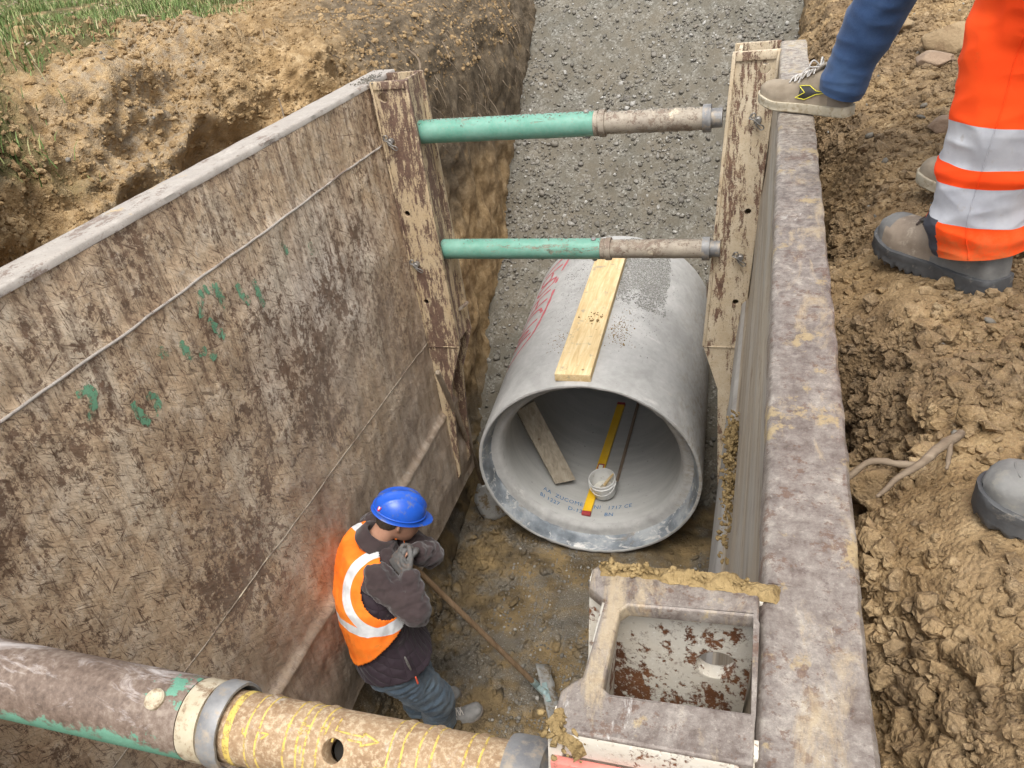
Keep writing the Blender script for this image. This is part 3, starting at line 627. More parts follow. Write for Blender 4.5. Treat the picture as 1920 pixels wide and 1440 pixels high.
V1, F1 = scatter(Q[sel] + rng.normal(size=(len(sel), 3)) * .008 + nn * szs[:, None] * .02, szs, (.22, .5), 1, .20, nn, 24, .28, 3)
setp(mobj('gravel_stones', amesh('gs', V1, F1), PEB), 'flat rounded stones lying in the gravel backfill', 'stones', kind='stuff')

# grass
GRS = Mt('grass_blades'); _r = GRS.node('ShaderNodeNewGeometry').outputs['Random Per Island']
GRS = GRS.out(GRS.ramp(_r, [(0, (0.06, 0.10, 0.025)), (.4, (0.11, 0.17, 0.045)), (.7, (0.18, 0.245, 0.08)), (.86, (0.32, 0.32, 0.13)), (1, (0.48, 0.42, 0.25))]), .7, 0, None, .3)
gw = turf * (y > -2.5) * (y < 12) * (x > -13) * (.25 + .75 * sstep(-.35, .15, fbm(Pf * 1.6 + 2, 3))) * sstep(14, 5, -x + y * .5)
sel = pick(gw, 95000); n = len(sel); B0 = Pd[sel] + rng.normal(size=(n, 3)) * np.array([.13, .13, 0]) * (.3 + .7 * (Pd[sel, 0:1] < -2.6)); B0[:, 2] = Pd[sel, 2] - .005
hh = rng.uniform(.03, .08, n) * (.7 + .5 * sstep(-.3, .4, fbm(B0 * 2.0, 2))); an = rng.uniform(0, 2 * math.pi, n); ln = rng.uniform(.2, 1.0, n) * hh
wd = rng.uniform(.0018, .0038, n); dr = np.stack([np.cos(an), np.sin(an), 0 * an], 1); sdv = np.stack([-np.sin(an), np.cos(an), 0 * an], 1)
up3 = np.array([0, 0, 1.0])
p0 = B0 - sdv * wd[:, None]; p1 = B0 + sdv * wd[:, None]; md = B0 + dr * (ln * .35)[:, None] + up3 * (hh * .6)[:, None]
p2 = md + sdv * (wd * .8)[:, None]; p3 = md - sdv * (wd * .8)[:, None]; tp = B0 + dr * ln[:, None] + up3 * hh[:, None]; p4 = tp + sdv * (wd * .15)[:, None]; p5 = tp - sdv * (wd * .15)[:, None]
V1 = np.stack([p0, p1, p2, p3, p4, p5], 1).reshape(-1, 3); o6 = np.arange(n)[:, None] * 6
F1 = np.concatenate([o6 + np.array([[0, 1, 2, 3]]), o6 + np.array([[3, 2, 4, 5]])])
setp(mobj('grass', amesh('grass', V1, F1), GRS), 'green grass with dry blades beyond the spoil', 'grass', kind='stuff')
# dead leaves and straw in the grass
LEAF = mat_stone('dead_leaves', [(0.30, 0.20, 0.12), (0.45, 0.36, 0.25), (0.24, 0.15, 0.08), (0.55, 0.47, 0.36), (0.38, 0.22, 0.13)])
sel = pick(turf * (y > -2) * (y < 9) * (x > -10), 2600); n = len(sel); c = Pd[sel] + np.array([0, 0, .02]) + rng.normal(size=(n, 3)) * .01
an = rng.uniform(0, 6.28, n); L = rng.uniform(.012, .04, n); W = L * rng.uniform(.3, .7, n)
a3 = np.stack([np.cos(an), np.sin(an), rng.uniform(-.4, .4, n)], 1); b3 = np.stack([-np.sin(an), np.cos(an), rng.uniform(-.3, .5, n)], 1)
V1 = np.stack([c - a3 * L[:, None], c - b3 * W[:, None], c + a3 * L[:, None], c + b3 * W[:, None] + np.array([0, 0, .006])], 1).reshape(-1, 3)
F1 = np.arange(n * 4).reshape(-1, 4)
lf = solidify(amesh('lv', V1, F1), .0015); setp(mobj('dead_leaves', lf, LEAF), 'dry fallen leaves among the grass', 'leaves', kind='stuff')

# roots hanging out of the cut edge
ROOT = mat_wood('root_bark', (0.12, 0.085, 0.058), (0.21, 0.16, 0.11), (0.32, 0.255, 0.185), 'x')
parts = []
cand = pick((x > -1.0) * (x < 0) * (y > .25) * (y < 4.0) * (z < .16) * (z > -.8), 260)
for i in cand:
    p = Pd[i] + Nf[i] * .005; L = random.uniform(.05, .24); pts = []; d3 = np.array([random.uniform(.2, .8), random.gauss(0, .5), -.4]); r0 = random.choice([.0013, .002, .003, .0042])
    for k in range(5):
        pts.append((p[0], p[1], p[2], r0 * (1 - k * .17))); d3 = d3 + np.array([-.05, random.gauss(0, .35), -.28]); p = p + d3 / np.linalg.norm(d3) * L / 4
    parts.append(sweep(pts, 5, 2, False))
V1, F1 = merge(parts); setp(mobj('fine_roots', pmesh('fr', V1, F1), ROOT), 'fine pale roots hanging from the cut topsoil', 'roots', kind='stuff')
def hgt(px, py):
    q = np.argmin((Pd[:, 0] - px) ** 2 + (Pd[:, 1] - py) ** 2 + np.where(Pd[:, 2] < -.5, 9, 0)); return Pd[q, 2]
def top_at(px, py, r=.04):
    m_ = ((Pd[:, 0] - px) ** 2 + (Pd[:, 1] - py) ** 2 < r * r) & (Pd[:, 2] > -.6); return Pd[m_, 2].max() if m_.any() else hgt(px, py)
def root_obj(name, polys, label):
    parts = [sweep(p, 8, 4, True) for p in polys]; V, F = merge(parts); me = pmesh(name, V, F); wrinkle(me, .0015, 60)
    o = mobj(name, me, ROOT); return setp(o, label, 'root', 'roots sticking out of the soil')
zr = -.105
root_obj('tree_root', [[(2.018, -2.912, zr - .02, .004), (2.05, -2.90, zr + .005, .0042), (2.09, -2.897, zr, .0044), (2.118, -2.90, zr + .004, .0048)],
    [(2.055, -2.965, zr - .01, .0022), (2.085, -2.93, zr, .0036), (2.115, -2.905, zr + .008, .0055), (2.15, -2.86, zr + .012, .0068), (2.185, -2.815, zr + .006, .006)],
    [(2.165, -2.845, zr + .010, .0034), (2.160, -2.875, zr + .005, .0026), (2.155, -2.893, zr - .004, .0018)]], 'forked bare root lying beside the right panel below the big clod')
root_obj('tree_root', [[(-.22, .72, -.02, .006), (-.17, .74, -.08, .006), (-.15, .70, -.14, .005), (-.16, .66, -.20, .003)]], 'pale crooked root sticking up behind the left post')
root_obj('tree_root', [[(-.30, -.62, .02, .002), (-.29, -.63, -.04, .003), (-.28, -.66, -.12, .003), (-.26, -.68, -.2, .002)]], 'thin pale root standing against the soil above the left panel rim')
# clods one can pick out
def clod(px, py, s, label, seed, flat=.7, mat=None, name='soil_clod', cat='clod', zoff=.0, grey=.1, sub=4, rg=.10):
    V, F = ico(sub); k = 1 + .30 * fbm(V * 1.1 + seed, 2) + rg * 1.6 * (clods(V, .35, seed) - .4) + rg * .6 * fbm(V * 7 + seed, 2)
    V = V * k[:, None]
    for c_ in range(11): nd = np.random.default_rng(int(seed * 10) + c_).normal(size=3); nd /= np.linalg.norm(nd); V = V - np.clip(V @ nd - .62, 0, 9)[:, None] * nd * .9
    V = V + V * (.03 * fbm(V * 5 + seed, 3))[:, None]; V = V * np.array([1.15, .95, flat]) * s; V = V + np.array([px, py, top_at(px, py) + zoff + s * flat * .35])
    me = amesh(name, V, F); [fattr(me, n_, np.full(len(V), v_)) for n_, v_ in (('wet', 0), ('grey', grey), ('turf', 0), ('dark', 0))]
    return setp(mobj(name, me, mat or SOIL), label, cat, 'rocks behind the jeans leg' if cat == 'rock' else 'large clods on the right bank')
STONE = mat_flat('tan_rock', (0.22, 0.15, 0.08), (0.34, 0.25, 0.145), 9, .85, 0, .7, .012, dirt=(0.2, 0.13, 0.07), dirtk=.55)
STONE2 = mat_flat('brown_rock', (0.22, 0.15, 0.10), (0.34, 0.25, 0.17), 9, .85, 0, .7, .012)
clod(2.085, -2.70, .062, 'large crumbly clod beside the right panel above the forked root', 1.0, .75, zoff=-.03)
clod(2.215, -2.74, .030, 'small rounded clod just right of the large crumbly clod', 4.0, .8, zoff=-.01)
clod(2.60, .18, .14, 'big tan rock behind the jeans leg', 2.2, .62, STONE, 'rock', 'rock', sub=4, rg=.05)
clod(2.50, -.12, .085, 'smaller brown rock lying in front of the big tan one', 6.2, .6, STONE2, 'rock', 'rock', sub=4, rg=.05)
clod(2.45, .75, .10, 'flat tan rock behind the jeans leg nearest the trench', 8.2, .5, STONE, 'rock', 'rock', rg=.05)
clod(2.42, -1.02, .052, 'broken brown clod on the trodden soil left of the orange trousers', 9.4, .6, STONE2, 'soil_clod', 'clod', rg=.08)

# ------------------------------------------------------------------ the trench box (shield)
PZ = -2.59  # panel bottom
box = thing('trench_box', 'steel trench box with cream and rust side panels joined by green telescopic struts', 'trench box', (.95, -1.75, PZ))
AL, AR = .0216, .082
def shearL(P): P = np.array(P, float); P[:, 0] -= AL * P[:, 2]; return P
def shearR(P): P = np.array(P, float); P[:, 0] += AR * P[:, 2]; return P
def grid_face(us, vs, fn):
    U, V = np.meshgrid(us, vs); Pg = fn(U.ravel(), V.ravel()); i = np.arange(U.size).reshape(U.shape)
    return Pg, np.stack([i[:-1, :-1], i[:-1, 1:], i[1:, 1:], i[1:, :-1]], -1).reshape(-1, 4)
# left panel: inner sheet with dents and weld ribs, thick top rail
yy = np.arange(-4.05, .0301, .0135); zz = np.arange(PZ, -.012, .0135)
def left_in(Y, Z):
    Q = np.stack([0 * Y, Y, Z], 1)
    dnt = .010 * fbm(Q * 1.5, 3) + .0045 * fbm(Q * 7, 2)
    vq = np.stack([0 * Y, Y * .77 + Z * .64, (-Y * .64 + Z * .77) * .35], 1)
    dnt += -.0045 * np.clip(fbm(vq * 22, 2) - .35, 0, 1) * sstep(-.25, -1.0, Z)
    X = dnt
    for zc, wdt, ht in ((-.3013, .02, .004), (-1.95, .03, .010)):
        wob_ = .004 * perlin(np.stack([Y * 5, 0 * Y, 0 * Y + zc * 7], 1)); X = X + ht * np.exp(-((Z - zc - wob_) / wdt) ** 2)
    X = X + .020 * sstep(-1.93, -1.96, Z) - .0 * Z
    X = X + .0035 * sstep(-.3013, -.33, Z)
    X = X - .03 * sstep(-2.35, -2.59, Z)
    return np.stack([X, Y, Z], 1)
Vi, Fi = grid_face(yy, zz, left_in); Vi = shearL(Vi)
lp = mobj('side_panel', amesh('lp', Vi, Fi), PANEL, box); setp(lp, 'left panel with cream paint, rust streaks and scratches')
bm = bmesh.new(); bm_box(bm, (-.066, -2.01, -1.32), (.110, 4.08, 2.54), None, .004, 1); b_ = bm_mesh('backing', bm); setmv(b_, shearL(mv(b_)))
mobj('outer_sheet', auto(b_), DUSTY, lp)
# top rail of the left panel, slightly wavy edge
def rail(x0, x1, z0, z1, shear, y0=-4.08, y1=.032, seed=1.0):
    ysr = np.arange(y0, y1 + .001, .02); sec = [(x0, z0), (x0, z1 - .006), (x0 + .006, z1)] + [(x0 + (x1 - x0) * t, z1) for t in (.2, .4, .6, .8)] + [(x1 - .006, z1), (x1, z1 - .006), (x1, z0)]
    rings = []
    for y_ in ysr:
        a_ = np.array([(sx, y_, sz) for sx, sz in sec]); rings.append(a_)
    V, F = tube_rings(rings); V = np.array(V); nz = .0022 * fbm(V * np.array([20, 9, 20]) + seed, 3)
    V[:, 2] += nz * (V[:, 2] > z1 - .01); V[:, 0] += nz * 1.1; return pmesh('rail', shear(V), F)
r_ = rail(-.122, .004, -.024, 0.0, shearL); mobj('top_rail', auto(r_, 50), TOPL, lp)
for zc, rr_, lab in ((-.3013, .0052, 'seam'), (-1.438, .0024, 'seam')):
    yw_ = np.arange(-4.0, -.29, .05); q_ = np.stack([yw_ * 9, yw_ * 0 + zc * 5, yw_ * 0], 1); xs0 = left_in(yw_, yw_ * 0 + zc)[:, 0] - AL * zc
    pw = [(xs0[i] + .001, yw_[i], zc + .0035 * float(perlin(q_[i:i + 1])[0]), rr_) for i in range(len(yw_))]
    mobj('weld_seam', pmesh('ws', *sweep(pw, 8, 2, False)), DUSTY if zc < -1 else TOPL, lp)
# painted marks (green spray remains)
GRN = Mt('green_spray_remains'); gm_ = GRN.noise(34, 6, .75); gs_ = GRN.noise(1.3, 4, .6, GRN.map(GRN.geo, (1, 30, 6)))
GRN = GRN.out(GRN.mix(GRN.noise(20, 4), (0.10, 0.27, 0.15), (0.22, 0.42, 0.27)), .7, 0, None, .3, alpha=GRN.math('MULTIPLY', GRN.rng(gm_, .44, .53), GRN.rng(gs_, .36, .46)))
def stroke(pts, w):
    """a ribbon 3 mm off the left panel through (y, z) points, tapering ends"""
    Q = cat_pts(pts, 5); V = []; F = []
    for i, q in enumerate(Q):
        t = Q[min(i + 1, len(Q) - 1)] - Q[max(i - 1, 0)]; t = t / (np.linalg.norm(t) + 1e-9); nrm = np.array([-t[1], t[0]])
        ww = w * (.55 + .45 * math.sin(math.pi * (i + .7) / (len(Q) + .4))) * (1 + .3 * math.sin(i * 2.1))
        for s in (-1, 1):
            p = q + nrm * ww * s; xx = left_in(np.array([p[0]]), np.array([p[1]]))[0, 0]; V.append((xx + .0035 - AL * p[1], p[0], p[1]))
        if i: F.append((2 * i - 2, 2 * i - 1, 2 * i + 1, 2 * i))
    return V, F
K = 1.0857
marks = [[(-1.93, -.42), (-1.90, -.36), (-1.86, -.345), (-1.83, -.37)], [(-1.90, -.44), (-1.87, -.50), (-1.85, -.54)], [(-1.81, -.34), (-1.80, -.40), (-1.79, -.45)], [(-1.70, -.40), (-1.68, -.46), (-1.66, -.50)], [(-1.60, -.43), (-1.59, -.50), (-1.58, -.55)],
         [(-2.06, -.44), (-2.05, -.49), (-2.04, -.52)], [(-2.00, -.52), (-1.96, -.53)], [(-1.95, -.55), (-1.93, -.58)], [(-2.50, -.37), (-2.45, -.38), (-2.47, -.43), (-2.50, -.46)], [(-2.34, -.50), (-2.33, -.56), (-2.31, -.60)], [(-2.28, -.51), (-2.25, -.55), (-2.27, -.60)], [(-2.16, -.41), (-2.14, -.46)], [(-1.35, -.38), (-1.33, -.44)], [(-1.16, -.46), (-1.15, -.52)]]
for p in marks: V1, F1 = stroke(np.array(p), .0165); mobj('paint_mark', pmesh('pm', V1, F1), GRN, lp)

# right panel: inner sheet with long scoured ribs, wide top plate
zz = np.arange(PZ, -.012, .006); yy = np.arange(-4.1, .0, .03)
def right_in(Y, Z):
    X = 0 * Y + 1.9
    for zc, wdt, ht in ((-.30, .10, .004), (-.74, .16, .007), (-1.42, .10, .006), (-1.9, .05, .006)):
        X = X - ht * np.exp(-((Z - zc) / wdt) ** 4)
    X = X - .030 * sstep(-1.16, -1.22, Z)
    Q = np.stack([0 * Y, Y * .35, Z * 13], 1); X = X + .0014 * fbm(Q, 4)
    return np.stack([X, Y, Z], 1)
Vi, Fi = grid_face(yy, zz, right_in); Vi = shearR(Vi)
mi = [(0 if (shear_z > -1.19) else 1) for shear_z in Vi[Fi[:, 0], 2]]
rp = mobj('side_panel', amesh('rp', Vi, Fi, mi), [RIBM, RIBG], box); setp(rp, 'right panel with scoured horizontal ribs inside')
bm = bmesh.new(); bm_box(bm, (1.955, -2.02, -1.32), (.080, 4.04, 2.54), None, .004, 1); b_ = bm_mesh('backing', bm); setmv(b_, shearR(mv(b_)))
mobj('outer_sheet', auto(b_), DUSTY, rp)
TOPR2 = mat_steel('pale_scuffed_steel', (0.50, 0.45, 0.38), (0.38, 0.33, 0.29), (0.26, 0.21, 0.19), (0.36, 0.31, 0.27), 0.42, (1, 0.6, 1), (0.44, 0.36, 0.23), 0.3, 0.5, 0.15, 0.75)
def mat_top_right():
    m = Mt('trodden_purple_brown_steel'); x, y, z = m.sep(); a = m.noise(7, 9, .78, m.map(m.geo, (1.5, .7, 1)), .3); b = m.noise(42, 7, .78); f = m.noise(190, 4, .75)
    col = m.ramp(m.math('ADD', m.math('MULTIPLY', a, .5), m.math('MULTIPLY', b, .5)), [(.37, (0.085, 0.062, 0.05)), (.45, (0.17, 0.138, 0.118)), (.54, (0.27, 0.235, 0.205)), (.64, (0.45, 0.405, 0.34))])
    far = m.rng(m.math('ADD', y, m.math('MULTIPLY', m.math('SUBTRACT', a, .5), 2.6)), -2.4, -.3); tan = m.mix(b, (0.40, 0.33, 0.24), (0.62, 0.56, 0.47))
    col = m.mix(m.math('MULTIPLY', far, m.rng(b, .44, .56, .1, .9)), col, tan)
    st = m.noise(3.2, 7, .75, m.map(m.geo, (3.2, 1, 1), (0, 0, 0), (2, 4, 6)), .8); rs_ = m.rng(m.math('ADD', m.math('MULTIPLY', m.noise(11, 8, .78, m.map(m.geo, (1, 1, 1), (0, 0, 0), (4, 7, 2))), .6), m.math('MULTIPLY', m.noise(70, 5, .75), .4)), .535, .565, 0, .7); col = m.mix(rs_, col, m.mix(f, (0.085, 0.045, 0.030), (0.19, 0.105, 0.065)))
    col = m.mix(m.math('MULTIPLY', m.rng(st, .54, .64), .75), col, m.mix(f, (0.36, 0.27, 0.16), (0.55, 0.45, 0.30)))
    sc = m.noise(4, 6, .8, m.map(m.geo, (1.5, 1, 1), (0, 0, .5)), 1.5); col = m.mix(m.rng(sc, .63, .70, 0, .7), col, (0.62, 0.60, 0.56))
    col = m.mix(m.rng(f, .60, .68, 0, .35), col, (0.52, 0.47, 0.40)); yw = m.rng(m.noise(6, 6, .75, m.map(m.geo, (1.3, 1, 1), (0, 0, 0), (9, 1, 5))), .575, .62, 0, .8); col = m.mix(yw, col, m.mix(f, (0.33, 0.24, 0.11), (0.50, 0.39, 0.22))); col = m.mix(m.rng(m.noise(70, 5, .75, m.map(m.geo, (1, 1, 1), (0, 0, 0), (8, 3, 1))), .57, .66, 0, .6), col, (0.10, 0.07, 0.06))
    return m.out(col, m.rng(a, .3, .7, .3, .6), .15, m.bump(m.math('ADD', m.math('MULTIPLY', b, .6), m.math('MULTIPLY', f, .4)), .5, .006), .5)
TOPR = mat_top_right()
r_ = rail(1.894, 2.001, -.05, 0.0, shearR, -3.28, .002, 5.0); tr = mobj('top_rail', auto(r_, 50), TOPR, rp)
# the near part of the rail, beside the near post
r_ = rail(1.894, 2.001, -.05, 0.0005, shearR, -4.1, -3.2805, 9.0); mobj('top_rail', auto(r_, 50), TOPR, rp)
slot = plate2d('slot', [(-.055, -.011), (.055, -.008), (.06, .008), (-.05, .011)], [], .004, Matrix.Identity(4), .0004)
DARK = mat_flat('dark_hollow', (0.012, 0.010, 0.008), (0.02, 0.017, 0.013), 9, .9)
slot.transform(Matrix(((0, 0, -1, 1.8735), (1, 0, 0, -2.78), (0, 1, 0, -.36), (0, 0, 0, 1)))); mobj('slot', slot, DARK, rp)

def post(side, y0, y1, mats, holes, pins, near=False, label=None):
    """side -1 left, +1 right; plates at y0 (front) and y1 (back)"""
    x0 = .004 if side < 0 else 1.896; sg = -side; sh = shearL if side < 0 else shearR
    out = [(0, 0), (.198, 0), (.198, -1.456), (.095, -1.73), (.030, -2.40), (0, -2.46)]
    th = .020; first = None
    def put(nm, me, mt, par=box):
        setmv(me, sh(mv(me))); return mobj(nm, auto(me, 40), mt, par)
    hl = [(h[0], h[1], .015) for h in holes] + [(.056, -.075, .0235) if not near else (.040, -.118, .0235)]
    hl2 = [(a, b, .02) for a, b in pins]
    for i, (yc, outward) in enumerate(((y0 + th / 2, -1), (y1 - th / 2, 1))):
        M = Matrix(((sg, 0, 0, x0), (0, 0, 1, yc), (0, 1, 0, 0), (0, 0, 0, 1)))
        me = plate2d('plate', out, hl, th, M)
        b = bmesh.new(); b.from_mesh(me); bmesh.ops.recalc_face_normals(b, faces=b.faces); b.to_mesh(me); b.free()
        if first is None: first = put('corner_post', me, mats[0]); setp(first, label)
        else: put('back_plate', me, mats[0], first)
    bm = bmesh.new()
    # raised edge strips of the front plate, head bar, web, lower cover
    for xa, xb in ((.002, .014), (.184, .200)):
        bm_box(bm, (x0 + sg * (xa + xb) / 2, y0 - .005, -.73), (xb - xa, .010, 1.452), None, .003, 2)
    bm_box(bm, (x0 + sg * .099, y0 - .0052, -.018), (.168, .0104, .036), None, .004, 2)
    bm_box(bm, (x0 + sg * .099, y0 - .006, -1.462), (.198, .004, .006), None, .001, 1)
    put('edge_strip', bm_mesh('es', bm), mats[0], first)
    bm = bmesh.new(); bm_box(bm, (x0 + sg * .170, (y0 + y1) / 2, -.73), (.016, y1 - y0 - .042, 1.452), None, .002, 1)
    put('web', bm_mesh('w', bm), mats[0], first)
    # pins with spring clips
    for a, b_z in pins:
        px = x0 + sg * a; V, F = revolve((px, y0 - .030, b_z), (0, 1, 0), [(0, .001), (0, .013), (.003, .0165), (.030, .0165), (.030, .012), (y1 - y0 + .03, .012), (y1 - y0 + .055, .012), (y1 - y0 + .055, .001)], 20)
        pn = put('pin', pmesh('pin', V, F), PIN, first)
        cx, cy, cz = px + sg * .004, y0 - .026, b_z
        lp1 = [(cx - .022, cy, cz + .028, .0028), (cx - .034, cy - .002, cz + .014, .0028), (cx - .012, cy - .006, cz + .006, .0028), (cx + .010, cy - .008, cz - .012, .0028), (cx + .028, cy - .006, cz - .020, .0028), (cx + .034, cy - .002, cz - .034, .0028), (cx + .022, cy, cz - .040, .0028), (cx + .010, cy - .004, cz - .028, .0028), (cx - .004, cy - .006, cz - .012, .0028)]
        lp2 = [(cx - .030, cy - .004, cz + .026, .003), (cx - .022, cy - .006, cz + .036, .003), (cx - .010, cy - .004, cz + .034, .003), (cx - .008, cy - .002, cz + .020, .003), (cx - .020, cy, cz + .014, .003), (cx - .030, cy - .004, cz + .024, .003)]
        V, F = merge([sweep(lp1, 8, 4), sweep(lp2, 8, 4)]); put('spring_clip', pmesh('cl', V, F), PIN, first)
    return first
pl = post(-1, -.287, -.066, [POSTL], [(.05, -.665), (.05, -1.18)], [(.05, -.285), (.045, -.95)], label='far left post, brown rust with cream remains')
pr = post(1, -.180, .036, [POSTM], [(.053, -.72), (.058, -1.20)], [(.060, -.290), (.063, -.95)], label='far right post, cream paint with rust runs')
pn = post(1, -3.503, -3.290, [POSTN], [(.053, -.72), (.058, -1.20)], [(.060, -.95)], True, label='near right post, open at the top')
pl2 = post(-1, -3.503, -3.290, [POSTL], [(.05, -.665)], [(.045, -.95)], True, label='near left post')
# near post: purple-brown bare top faces (the cut tops of plates and web), lug, red paint remains
TOPN = mat_steel('bare_purple_brown_steel', (0.30, 0.255, 0.25), (0.22, 0.18, 0.17), (0.27, 0.20, 0.17), (0.36, 0.30, 0.25), 0.4, (1, 1, 1), (0.42, 0.31, 0.14), 0.28, 0.42, 0.35, 0.35)
ring_o = [(1.706, -3.506), (1.716, -3.512), (1.892, -3.512), (1.892, -3.286), (1.704, -3.286), (1.698, -3.293), (1.700, -3.322), (1.722, -3.338), (1.720, -3.40), (1.719, -3.446), (1.709, -3.455), (1.700, -3.468), (1.700, -3.496)]
ring_i = [(1.742, -3.455), (1.742, -3.352), (1.750, -3.342), (1.884, -3.334), (1.893 - .004, -3.345), (1.889, -3.458), (1.75, -3.462)]
me = plate2d('head_frame', ring_o, [ring_i], .020, Matrix.Translation((0, 0, -.0065)), .003); wr = fbm(mv(me) * 30, 2)
setmv(me, mv(me) + np.stack([wr * .0016, wr[::-1] * .0016, wr * .0008], 1)); mobj('head_frame', auto(me, 50), TOPR, pn)
bm = bmesh.new(); bm_box(bm, (1.79, -3.518, -.052), (.185, .010, .030), None, .003, 2); bm_box(bm, (1.79, -3.5115, -.25), (.150, .008, .34), None, .003, 2)
mobj('front_cover', auto(bm_mesh('fc', bm)), [RED], pn); 
bm = bmesh.new(); bm_box(bm, (1.79, -3.520, -.105), (.178, .012, .040), None, .005, 2); mobj('front_cover', auto(bm_mesh('fc', bm)), [POSTN], pn)
# a lug and the hollow in it, on the inner corner of the near post
V, F = revolve((1.716, -3.482, -.20), (0, 0, 1), [(0, .001), (0, .016), (.196, .016), (.200, .013), (.200, .009), (.19, .008), (.05, .008)], 20); mobj('lug', auto(pmesh('lug', V, F)), TOPN, pn)
# closed lower end of left post: a short bracket sticking out
bm = bmesh.new(); bm_box(bm, (.235, -.145, -1.275), (.075, .035, .018), Matrix.Rotation(R(-38), 3, 'Y'), .006, 2); mobj('bracket', auto(bm_mesh('br', bm)), DUSTY, pl)
bm = bmesh.new(); bm_box(bm, (1.595, -.06, -1.19), (.016, .03, .085), None, .004, 2); mobj('bracket', auto(bm_mesh('br', bm)), DUSTY, pr)

